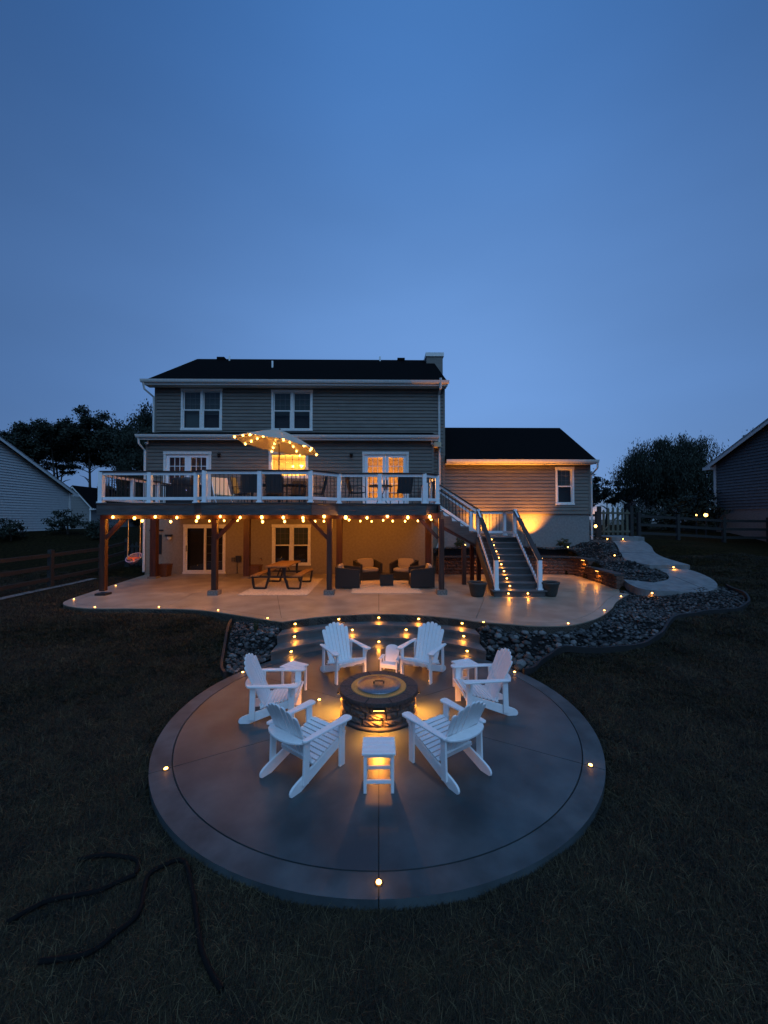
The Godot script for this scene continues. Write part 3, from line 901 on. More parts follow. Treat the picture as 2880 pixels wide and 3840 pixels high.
# upright slatted armchair, front legs at the origin, facing +z
func make_garden_chair(label: String) -> Node3D:
	var o := thing("adirondack_chair", label, "chair", Vector3.ZERO, 0.0, "white slatted garden chairs round the fire pit")
	var xz := Basis(Vector3.RIGHT, Vector3(0, 0, 1), Vector3.DOWN)         # polygon (x, z) laid flat
	var zy := Basis(Vector3(0, 0, 1), Vector3.UP, Vector3.LEFT)            # polygon (z, y) standing along z
	var runner := extrude(PackedVector2Array([Vector2(0.045, 0.335), Vector2(0.05, 0.245), Vector2(0.03, 0.228), Vector2(-0.57, 0.0), Vector2(-0.685, 0.0), Vector2(-0.705, 0.014), Vector2(-0.71, 0.04), Vector2(-0.7, 0.066), Vector2(-0.67, 0.09), Vector2(-0.62, 0.112)]), 0.026, 0.004)
	var arm := extrude(PackedVector2Array([Vector2(-0.05, 0.07), Vector2(-0.03, 0.095), Vector2(0.01, 0.105), Vector2(0.05, 0.095), Vector2(0.068, 0.07), Vector2(0.066, 0.02), Vector2(0.052, -0.2), Vector2(0.045, -0.45), Vector2(0.035, -0.57), Vector2(0.012, -0.585), Vector2(-0.018, -0.575), Vector2(-0.028, -0.5), Vector2(-0.03, -0.25), Vector2(-0.045, -0.05)]), 0.024, 0.005)
	var arm_l := extrude(mirror(PackedVector2Array([Vector2(-0.05, 0.07), Vector2(-0.03, 0.095), Vector2(0.01, 0.105), Vector2(0.05, 0.095), Vector2(0.068, 0.07), Vector2(0.066, 0.02), Vector2(0.052, -0.2), Vector2(0.045, -0.45), Vector2(0.035, -0.57), Vector2(0.012, -0.585), Vector2(-0.018, -0.575), Vector2(-0.028, -0.5), Vector2(-0.03, -0.25), Vector2(-0.045, -0.05)])), 0.024, 0.005)
	var brk := extrude(PackedVector2Array([Vector2(0.0, 0.0), Vector2(0.06, 0.0), Vector2(0.055, -0.03), Vector2(0.03, -0.07), Vector2(0.018, -0.12), Vector2(0.0, -0.14)]), 0.022, 0.003)
	for s in [-1.0, 1.0]:
		part(o, "runner", runner, M.white, Transform3D(zy, Vector3(0.245 * s, 0, 0)))
		part(o, "front_leg", cache.leg_front, M.white, Transform3D(Basis.IDENTITY, Vector3(0.272 * s, 0.25, 0.0)))
		part(o, "rear_leg", cache.leg_rear, M.white, Transform3D(Basis(Vector3.RIGHT, 0.03), Vector3(0.272 * s, 0.285, -0.52)))
		part(o, "arm", arm if s > 0 else arm_l, M.white, Transform3D(xz, Vector3(0.29 * s, 0.513, 0)))
		part(o, "bracket", brk if s > 0 else extrude(mirror(PackedVector2Array([Vector2(0.0, 0.0), Vector2(0.06, 0.0), Vector2(0.055, -0.03), Vector2(0.03, -0.07), Vector2(0.018, -0.12), Vector2(0.0, -0.14)])), 0.022, 0.003), M.white, Transform3D(Basis.IDENTITY, Vector3(0.286 * s, 0.5, 0.0)))
	# seat slats follow the runners, the first ones roll over the front
	for k in 9:
		var t := k / 8.0
		var z := lerpf(0.028, -0.40, t)
		var y := 0.348 + (z - 0.028) * 0.315
		part(o, "seat_slat", cache.seat_slat, M.white, Transform3D(Basis(Vector3.RIGHT, -0.305), Vector3(0, y, z)))
	var apron := PackedVector2Array([Vector2(-0.258, 0.045), Vector2(0.258, 0.045), Vector2(0.258, -0.03), Vector2(0.2, -0.018), Vector2(0.15, -0.038), Vector2(0.08, -0.022), Vector2(0.0, -0.045), Vector2(-0.08, -0.022), Vector2(-0.15, -0.038), Vector2(-0.2, -0.018), Vector2(-0.258, -0.03)])
	part(o, "apron", extrude(apron, 0.02, 0.003), M.white, Transform3D(Basis(Vector3.RIGHT, 0.25), Vector3(0, 0.305, 0.064)))
	# fan of seven back slats
	var tilt := Basis(Vector3.RIGHT, -0.42)
	for k in 7:
		var i := k - 3
		var len: float = [0.715, 0.7, 0.665, 0.61][absi(i)]
		var w0 := 0.056; var w1 := 0.07
		var poly := PackedVector2Array([Vector2(-w0 / 2, -0.02), Vector2(w0 / 2, -0.02), Vector2(w1 / 2, len - 0.035), Vector2(w1 * 0.42, len - 0.016), Vector2(w1 * 0.26, len - 0.003), Vector2(0, len), Vector2(-w1 * 0.26, len - 0.003), Vector2(-w1 * 0.42, len - 0.016), Vector2(-w1 / 2, len - 0.035)])
		if not cache.has("back%d" % absi(i)): cache["back%d" % absi(i)] = extrude(poly, 0.018, 0.003)
		var fan := Basis(Vector3(0, 0, 1), -0.024 * i)
		part(o, "back_slat", cache["back%d" % absi(i)], M.white, Transform3D(tilt * fan, Vector3(0, 0.2, -0.385) + tilt * Vector3(i * 0.0605, 0, -0.012 * (3 - absi(i)) * 0.3)))
	# rounded cross piece behind the back, and lower cross pieces
	var cres := PackedVector2Array()
	for k in 13:
		var t := lerpf(-1.0, 1.0, k / 12.0)
		cres.append(Vector2(t * 0.305, -0.5 - 0.175 * sqrt(1.0 - t * t * 0.97)))
	cres.append(Vector2(0.305, -0.48)); cres.append(Vector2(0.22, -0.535)); cres.append(Vector2(-0.22, -0.535)); cres.append(Vector2(-0.305, -0.48))
	part(o, "back_rail", extrude(cres, 0.026, 0.005), M.white, Transform3D(xz, Vector3(0, 0.487, 0)))
	part(o, "lower_rail", unit_box, M.white, Transform3D(tilt * Basis.from_scale(Vector3(0.47, 0.07, 0.022)), Vector3(0, 0.225, -0.42)))
	o.set_meta("base_name", "adirondack_chair")
	return o

func place_dir(fx: float, fd: float) -> float:
	return atan2(fx, -fd)

func make_side_table(label: String) -> Node3D:
	var o := thing("side_table", label, "table", Vector3.ZERO, 0.0, "white side tables between the garden chairs")
	for k in 4: part(o, "top_slat", cache.top_slat, M.white, Transform3D(Basis.IDENTITY, Vector3(0, 0.4, -0.117 + 0.078 * k)))
	for sx in [-1.0, 1.0]:
		for sz in [-1.0, 1.0]: part(o, "leg", cache.table_leg, M.white, Transform3D(Basis.IDENTITY, Vector3(0.138 * sx, 0.195, 0.115 * sz)))
		part(o, "side_rail", unit_box, M.white, Transform3D(Basis.from_scale(Vector3(0.018, 0.035, 0.2)), Vector3(0.138 * sx, 0.37, 0)))
	for sz in [-1.0, 1.0]:
		part(o, "stretcher", unit_box, M.white, Transform3D(Basis.from_scale(Vector3(0.245, 0.035, 0.018)), Vector3(0, 0.11, 0.115 * sz)))
		part(o, "end_rail", unit_box, M.white, Transform3D(Basis.from_scale(Vector3(0.245, 0.035, 0.018)), Vector3(0, 0.37, 0.115 * sz)))
	o.set_meta("base_name", "side_table")
	return o

func make_white_furniture() -> void:
	cache.leg_front = extrude(PackedVector2Array([Vector2(-0.014, -0.25), Vector2(0.014, -0.25), Vector2(0.014, 0.25), Vector2(-0.014, 0.25)]), 0.085, 0.004)
	cache.leg_rear = extrude(PackedVector2Array([Vector2(-0.014, -0.225), Vector2(0.014, -0.225), Vector2(0.014, 0.215), Vector2(-0.014, 0.215)]), 0.075, 0.004)
	cache.seat_slat = extrude(PackedVector2Array([Vector2(-0.262, -0.009), Vector2(0.262, -0.009), Vector2(0.262, 0.009), Vector2(-0.262, 0.009)]), 0.046, 0.004)
	cache.top_slat = extrude(PackedVector2Array([Vector2(-0.17, -0.011), Vector2(0.17, -0.011), Vector2(0.17, 0.011), Vector2(-0.17, 0.011)]), 0.074, 0.004)
	cache.table_leg = extrude(PackedVector2Array([Vector2(-0.016, -0.195), Vector2(0.016, -0.195), Vector2(0.016, 0.195), Vector2(-0.016, 0.195)]), 0.034, 0.003)
	var spots := [[-0.63, 4.64, 0.62, 0.78, "white slatted chair nearest the camera on the left, seen from behind"], [0.6, 4.68, -0.57, 0.82, "white slatted chair nearest the camera on the right, seen from behind"], [-1.19, 5.64, 1.0, 0.03, "white slatted chair left of the fire pit, seen from the side"], [1.23, 5.74, -1.0, -0.09, "white slatted chair right of the fire pit, seen from the side"], [-0.48, 6.78, 0.53, -0.85, "white slatted chair at the back left, facing the camera by the steps"], [0.64, 6.78, -0.53, -0.85, "white slatted chair at the back right, facing the camera by the steps"]]
	var proto := make_garden_chair(spots[0][4])
	proto.position = V(spots[0][0], 0, spots[0][1])
	proto.rotation.y = place_dir(spots[0][2], spots[0][3])
	for k in range(1, spots.size()):
		var s: Array = spots[k]
		dup(proto, V(s[0], 0, s[1]), place_dir(s[2], s[3]), s[4])
	var t := make_side_table("white slatted side table in front of the fire pit, nearest the camera")
	t.position = V(0, 0, 4.13)
	dup(t, V(-1.36, 0, 6.385), -0.52, "white slatted side table behind the left side chair")
	dup(t, V(1.41, 0, 6.47), 0.38, "white slatted side table behind the right side chair")
	# child's chair, moulded back
	var o := thing("child_chair", "small white child's chair with a rounded back behind the fire pit", "chair", V(0.19, 0, 7.08), place_dir(-0.3, -0.95))
	var back := PackedVector2Array([Vector2(-0.12, -0.02), Vector2(0.12, -0.02), Vector2(0.13, 0.2), Vector2(0.12, 0.25), Vector2(0.085, 0.285), Vector2(0.03, 0.3), Vector2(-0.03, 0.3), Vector2(-0.085, 0.285), Vector2(-0.12, 0.25), Vector2(-0.13, 0.2)])
	var bk := part(o, "backrest", extrude(back, 0.02, 0.005), M.white, Transform3D(Basis(Vector3.RIGHT, -0.25), Vector3(0, 0.16, -0.15)))
	for k in 3: part(bk, "groove_bead", unit_box, M.white, Transform3D(Basis.from_scale(Vector3(0.05, 0.24, 0.006)), Vector3(-0.07 + 0.07 * k, 0.12, 0.011)))
	part(o, "seat", unit_box, M.white, Transform3D(Basis(Vector3.RIGHT, -0.12) * Basis.from_scale(Vector3(0.26, 0.02, 0.22)), Vector3(0, 0.165, -0.04)))
	for s in [-1.0, 1.0]:
		part(o, "arm", unit_box, M.white, Transform3D(Basis.from_scale(Vector3(0.055, 0.016, 0.24)), Vector3(0.155 * s, 0.27, -0.04)))
		part(o, "side", extrude(PackedVector2Array([Vector2(0.08, 0.0), Vector2(0.04, 0.0), Vector2(0.03, 0.1), Vector2(-0.1, 0.05), Vector2(-0.13, 0.0), Vector2(-0.18, 0.0), Vector2(-0.15, 0.12), Vector2(-0.14, 0.262), Vector2(-0.1, 0.262), Vector2(-0.09, 0.17), Vector2(0.03, 0.18), Vector2(0.03, 0.262), Vector2(0.075, 0.262)]), 0.02, 0.003), M.white, Transform3D(Basis(Vector3(0, 0, 1), Vector3.UP, Vector3.LEFT), Vector3(0.145 * s, 0, 0)))
	part(o, "apron", unit_box, M.white, Transform3D(Basis.from_scale(Vector3(0.27, 0.06, 0.016)), Vector3(0, 0.15, 0.075)))

# ------------------------------------------------------------------ furniture under the deck
func make_wicker_chair(label: String) -> Node3D:      # centre of the footprint at the origin, facing +z
	var o := thing("wicker_armchair", label, "armchair", Vector3.ZERO, 0.0, "dark wicker armchairs under the deck")
	var st := new_st()
	cube(st, -0.42, 0.42, 0.03, 0.3, -0.38, 0.36)
	part(o, "base", done(st), M.wicker)
	for s in [-1.0, 1.0]:
		part(o, "arm", extrude(PackedVector2Array([Vector2(0.38, 0.03), Vector2(0.38, 0.6), Vector2(-0.38, 0.68), Vector2(-0.4, 0.03)]), 0.09, 0.008), M.wicker, Transform3D(Basis(Vector3(0, 0, 1), Vector3.UP, Vector3.LEFT), Vector3(0.4 * s, 0, 0)))
	part(o, "back", unit_box, M.wicker, Transform3D(Basis.from_scale(Vector3(0.72, 0.655, 0.08)), Vector3(0, 0.36, -0.37)))
	part(o, "seat_cushion", cache.pillow, M.cushion, Transform3D(Basis.from_scale(Vector3(0.7, 0.15, 0.7)), Vector3(0, 0.365, 0.02)))
	part(o, "back_cushion", cache.pillow, M.cushion, Transform3D(Basis(Vector3.RIGHT, -0.2) * Basis.from_scale(Vector3(0.68, 0.36, 0.16)), Vector3(0, 0.57, -0.25)))
	for sx in [-1.0, 1.0]:
		for sz in [-1.0, 1.0]: part(o, "foot", unit_box, M.steel, Transform3D(Basis.from_scale(Vector3(0.14, 0.03, 0.06)), Vector3(0.34 * sx, 0.015, 0.31 * sz)))
	o.set_meta("base_name", "wicker_armchair")
	return o

func superbox(n := 8) -> ArrayMesh:      # puffed cushion of unit size
	var st := new_st(true)
	for axis in 3:
		for sg in [-1.0, 1.0]:
			for i in n:
				for j in n:
					var q: Array = []
					for c in [[0, 0], [1, 0], [1, 1], [0, 1]]:
						var u: float = -1.0 + 2.0 * (i + c[0]) / n
						var v: float = -1.0 + 2.0 * (j + c[1]) / n
						var p := Vector3.ZERO
						p[axis] = sg; p[(axis + 1) % 3] = u; p[(axis + 2) % 3] = v
						var l := pow(pow(absf(p.x), 5) + pow(absf(p.y), 5) + pow(absf(p.z), 5), 0.2)
						q.append(p / l * 0.5)
					if sg > 0: quad(st, q[0], q[3], q[2], q[1])
					else: quad(st, q[0], q[1], q[2], q[3])
	return done(st)

func make_patio_furniture() -> void:
	var a := make_wicker_chair("dark wicker armchair under the deck, left side of the seating group, seen from its side")
	a.position = V(-1.0, U, 13.1); a.rotation.y = PI / 2
	dup(a, V(1.4, U, 13.1), -PI / 2, "dark wicker armchair under the deck, right side of the seating group, seen from its side")
	dup(a, V(-0.42, U, 14.75), 0.42, "dark wicker armchair at the back left of the seating group, facing the coffee table")
	dup(a, V(0.95, U, 14.75), -0.42, "dark wicker armchair at the back right of the seating group, facing the coffee table")
	var t := thing("coffee_table", "small dark wicker coffee table with a glass top between the armchairs", "table", V(0.26, U + 0.012, 13.3))
	part(t, "body", unit_box, M.wicker, Transform3D(Basis.from_scale(Vector3(0.44, 0.36, 0.44)), Vector3(0, 0.2, 0)))
	part(t, "glass_top", unit_box, M.glass_dark, Transform3D(Basis.from_scale(Vector3(0.46, 0.012, 0.46)), Vector3(0, 0.39, 0)))
	for sx in [-1.0, 1.0]: part(t, "foot", unit_box, M.steel, Transform3D(Basis.from_scale(Vector3(0.09, 0.022, 0.05)), Vector3(0.17 * sx, 0.011, 0.2)))
	for r in [[-0.84, 1.3, 11.85, 14.3, "rug", "beige woven rug under the wicker seating group", "rug2"], [-4.15, -2.1, 11.62, 14.9, "rug", "pale beige rug under the picnic table", "rug"]]:
		var o := part(self, r[4], slab(PackedVector2Array([Vector2(r[0], r[2]), Vector2(r[1], r[2]), Vector2(r[1], r[3]), Vector2(r[0], r[3])]), flat(U + 0.012), 0.01), M[r[6]])
		tag(o, r[5], "rug")
	# picnic table: long axis runs towards the house, bent metal frames at both ends
	var p := thing("picnic_table", "wooden picnic table with attached benches and black angled metal legs", "picnic table", V(-3.2, U + 0.012, 13.3), -0.06)
	for k in 5: part(p, "table_plank", unit_box, M.table_wood, Transform3D(Basis.from_scale(Vector3(0.134, 0.04, 1.75)), Vector3(-0.28 + 0.14 * k, 0.72, 0)))
	for s in [-1.0, 1.0]:
		for k in 2: part(p, "bench_plank", unit_box, M.table_wood, Transform3D(Basis.from_scale(Vector3(0.13, 0.04, 1.75)), Vector3(s * 0.67 + (k - 0.5) * 0.136, 0.43, 0)))
	for e in [-1.0, 1.0]:
		var z: float = 0.72 * e
		for s in [-1.0, 1.0]:
			var loop := [Vector3(0.26 * s, 0.7, z), Vector3(0.24 * s, 0.42, z), Vector3(0.36 * s, 0.025, z), Vector3(0.74 * s, 0.025, z), Vector3(0.8 * s, 0.41, z)]
			for i in 4:
				if i == 1: part(p, "leg", unit_box, M.black, bar_xf(loop[i], loop[i + 1], 0.07, 0.06))
				else: part(p, "leg", unit_box, M.black, bar_xf(loop[i], loop[i + 1], 0.07, 0.055))
		part(p, "cross_bar", unit_box, M.black, Transform3D(Basis.from_scale(Vector3(1.6, 0.05, 0.05)), Vector3(0, 0.385, z)))
		part(p, "top_bar", unit_box, M.black, Transform3D(Basis.from_scale(Vector3(0.6, 0.04, 0.05)), Vector3(0, 0.68, z)))
		part(p, "brace", unit_box, M.black, bar_xf(Vector3(0, 0.39, z), Vector3(0, 0.68, 0.25 * e), 0.035, 0.02))
	# planters
	var prof := [Vector2(0.0, 0.0), Vector2(0.17, 0.0), Vector2(0.2, 0.08), Vector2(0.255, 0.34), Vector2(0.275, 0.36), Vector2(0.285, 0.41), Vector2(0.255, 0.415), Vector2(0.235, 0.36), Vector2(0.0, 0.35)]
	for q in [[2.86, 11.4, "large dark round planter pot left of the deck stairs", 1.0], [4.98, 11.42, "large dark round planter pot right of the deck stairs", 1.0]]:
		var o := thing("planter_pot", q[2], "planter", V(q[0], U, q[1]), 0.0, "dark round pots beside the stairs")
		part(o, "pot", lathe(prof, 28), M.pot)
		part(o, "soil", lathe([Vector2(0.0, 0.38), Vector2(0.236, 0.372)], 20), M.bed)
	for q in [[-8.45, 15.6, "brown square planter beside the left rear deck post"], [-4.78, 15.25, "brown square planter beside the second rear deck post"]]:
		var o := thing("square_planter", q[2], "planter", V(q[0], U, q[1]), 0.0, "brown planters by the house wall")
		part(o, "tub", lathe([Vector2(0, 0), Vector2(0.26, 0.0), Vector2(0.31, 0.42), Vector2(0.33, 0.43), Vector2(0.33, 0.47), Vector2(0.29, 0.47), Vector2(0.28, 0.4), Vector2(0, 0.4)], 4, false), M.terracotta, Transform3D(Basis(Vector3.UP, PI / 4), Vector3.ZERO))

# ------------------------------------------------------------------ house
# solid wall slab facing the camera with openings [x0,x1,h0,h1]
func wall_mesh(x0: float, x1: float, h0: float, h1: float, d0: float, d1: float, holes: Array) -> ArrayMesh:
	var xs: Array = [x0, x1]
	var hs: Array = [h0, h1]
	for o in holes:
		xs.append(o[0]); xs.append(o[1]); hs.append(o[2]); hs.append(o[3])
	xs.sort(); hs.sort()
	var st := new_st()
	for i in xs.size() - 1:
		for j in hs.size() - 1:
			var a: float = xs[i]; var b: float = xs[i + 1]; var c: float = hs[j]; var e: float = hs[j + 1]
			if b - a < 0.001 or e - c < 0.001 or a < x0 or b > x1 or c < h0 or e > h1: continue
			var cut := false
			for o in holes:
				if (a + b) / 2 > o[0] and (a + b) / 2 < o[1] and (c + e) / 2 > o[2] and (c + e) / 2 < o[3]: cut = true
			if not cut: st_bc(st, a, b, c, e, d0, d1)
	return done(st)

func boards(parent: Node, x0: float, x1: float, h0: float, h1: float, d: float, holes: Array, m: Material, course := 0.149) -> void:
	var h := h0
	while h < h1 - 0.02:
		var t := minf(course, h1 - h)
		var spans: Array = [[x0, x1]]
		for o in holes:
			if h + t / 2 < o[2] - 0.01 or h + t / 2 > o[3] + 0.01: continue
			var nx: Array = []
			for s in spans:
				if o[1] <= s[0] or o[0] >= s[1]: nx.append(s); continue
				if o[0] > s[0]: nx.append([s[0], o[0]])
				if o[1] < s[1]: nx.append([o[1], s[1]])
			spans = nx
		for s in spans:
			if s[1] - s[0] < 0.03: continue
			part(parent, "siding_board", cache.clap, m, Transform3D(Basis.from_scale(Vector3(s[1] - s[0], t, 1.0)), V((s[0] + s[1]) / 2, h, d)))
		h += course

func casing(parent: Node, x0: float, x1: float, h0: float, h1: float, d: float, w := 0.085, sill := true) -> void:
	var st := new_st()
	st_bc(st, x0, x0 + w, h0, h1, d - 0.035, d + 0.12)
	st_bc(st, x1 - w, x1, h0, h1, d - 0.035, d + 0.12)
	st_bc(st, x0 - 0.012, x1 + 0.012, h1 - w, h1 + 0.015, d - 0.045, d + 0.12)
	st_bc(st, x0 - 0.012, x1 + 0.012, h0 - 0.015, h0 + w * (0.7 if sill else 0.4), d - (0.055 if sill else 0.045), d + 0.12)
	part(parent, "casing", done(st), M.trim)

func sash(parent: Node, x0: float, x1: float, h0: float, h1: float, d: float, cols: int, rows: int, w := 0.045, gl: Material = null) -> void:
	var st := new_st()
	st_bc(st, x0, x0 + w, h0, h1, d, d + 0.04); st_bc(st, x1 - w, x1, h0, h1, d, d + 0.04)
	st_bc(st, x0 + w, x1 - w, h1 - w, h1, d, d + 0.04); st_bc(st, x0 + w, x1 - w, h0, h0 + w, d, d + 0.04)
	part(parent, "sash", done(st), M.trim)
	bc(parent, "pane", M.glass if gl == null else gl, x0 + w, x1 - w, h0 + w, h1 - w, d + 0.016, d + 0.022)
	for c in range(1, cols):
		var x := lerpf(x0 + w, x1 - w, float(c) / cols)
		bc(parent, "muntin", M.grille, x - 0.009, x + 0.009, h0 + w, h1 - w, d + 0.026, d + 0.034)
	for r in range(1, rows):
		var h := lerpf(h0 + w, h1 - w, float(r) / rows)
		bc(parent, "muntin", M.grille, x0 + w, x1 - w, h - 0.009, h + 0.009, d + 0.027, d + 0.033)

func window(house: Node, x0: float, x1: float, h0: float, h1: float, d: float, twin: bool, blind: Array) -> void:
	var o := Node3D.new()
	o.name = "window"
	house.add_child(o, true)
	casing(o, x0, x1, h0, h1, d)
	var a := x0 + 0.085; var b := x1 - 0.085; var lo := h0 + 0.06; var hi := h1 - 0.085
	var spans: Array = [[a, b]]
	if twin:
		var m := (a + b) / 2
		spans = [[a, m - 0.05], [m + 0.05, b]]
		bc(o, "mullion", M.trim, m - 0.05, m + 0.05, lo, hi, d - 0.02, d + 0.12)
	var mid := (lo + hi) / 2
	for k in spans.size():
		var s: Array = spans[k]
		sash(o, s[0], s[1], mid - 0.02, hi, d + 0.05, 3, 3, 0.04)
		sash(o, s[0], s[1], lo, mid + 0.02, d + 0.0, 1, 1, 0.045)
		if blind[k] > 0.0: bc(o, "blind", M.blind, s[0] + 0.02, s[1] - 0.02, hi - (hi - lo) * blind[k], hi, d + 0.16, d + 0.17)
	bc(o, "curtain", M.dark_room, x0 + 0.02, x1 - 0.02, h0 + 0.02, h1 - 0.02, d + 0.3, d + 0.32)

func french_door(house: Node, x0: float, x1: float, h0: float, h1: float, d: float) -> void:
	var o := Node3D.new()
	o.name = "french_door"
	house.add_child(o, true)
	casing(o, x0, x1, h0, h1, d, 0.1, false)
	var m := (x0 + x1) / 2
	for s in [[x0 + 0.1, m - 0.004], [m + 0.004, x1 - 0.1]]:
		var a: float = s[0]; var b: float = s[1]; var lo := h0 + 0.045; var hi := h1 - 0.1
		var st := new_st()
		var w := 0.125
		st_bc(st, a, a + w, lo, hi, d + 0.02, d + 0.065); st_bc(st, b - w, b, lo, hi, d + 0.02, d + 0.065)
		st_bc(st, a + w, b - w, hi - w, hi, d + 0.02, d + 0.065); st_bc(st, a + w, b - w, lo, lo + 0.24, d + 0.02, d + 0.065)
		part(o, "leaf", done(st), M.vinyl)
		var ga := a + w; var gb := b - w; var gl := lo + 0.24; var gh := hi - w
		for i in 3:
			for j in 5:
				bc(o, "pane", M.glass, lerpf(ga, gb, i / 3.0) + 0.011, lerpf(ga, gb, (i + 1) / 3.0) - 0.011, lerpf(gl, gh, j / 5.0) + 0.011, lerpf(gl, gh, (j + 1) / 5.0) - 0.011, d + 0.038, d + 0.044)
		for i in [1, 2]: bc(o, "muntin", M.vinyl, lerpf(ga, gb, i / 3.0) - 0.011, lerpf(ga, gb, i / 3.0) + 0.011, gl, gh, d + 0.03, d + 0.055)
		for j in [1, 2, 3, 4]: bc(o, "muntin", M.vinyl, ga, gb, lerpf(gl, gh, j / 5.0) - 0.011, lerpf(gl, gh, j / 5.0) + 0.011, d + 0.031, d + 0.054)
	for s in [-0.06, 0.06]:
		bc(o, "handle", M.black, m + s - 0.02, m + s + 0.02, h0 + 0.75, h0 + 1.15, d - 0.01, d + 0.02)

func roof_slab(pts: Array, t := 0.14) -> ArrayMesh:      # polygon (planar) thickened downwards
	var st := new_st()
	var n := pts.size()
	for i in range(1, n - 1):
		tri(st, pts[0], pts[i], pts[i + 1])
		tri(st, pts[0] + Vector3.DOWN * t, pts[i + 1] + Vector3.DOWN * t, pts[i] + Vector3.DOWN * t)
	for i in n:
		var a: Vector3 = pts[i]; var b: Vector3 = pts[(i + 1) % n]
		quad(st, a, a + Vector3.DOWN * t, b + Vector3.DOWN * t, b)
	return done(st)

func gutter(parent: Node, x0: float, x1: float, h: float, d: float) -> void:
	var st := new_st()
	var prof := [Vector2(0.0, 0.0), Vector2(-0.08, 0.0), Vector2(-0.11, 0.05), Vector2(-0.13, 0.12), Vector2(0.0, 0.12)]
	for i in prof.size():
		var a: Vector2 = prof[i]; var b: Vector2 = prof[(i + 1) % prof.size()]
		quad(st, V(x0, h + a.y, d + a.x), V(x1, h + a.y, d + a.x), V(x1, h + b.y, d + b.x), V(x0, h + b.y, d + b.x))
	for x in [x0, x1]:
		for i in [1, 2, 3]: tri(st, V(x, h, d), V(x, h + prof[i].y, d + prof[i].x), V(x, h + prof[i + 1].y, d + prof[i + 1].x))
	part(parent, "gutter", done(st), M.trim)

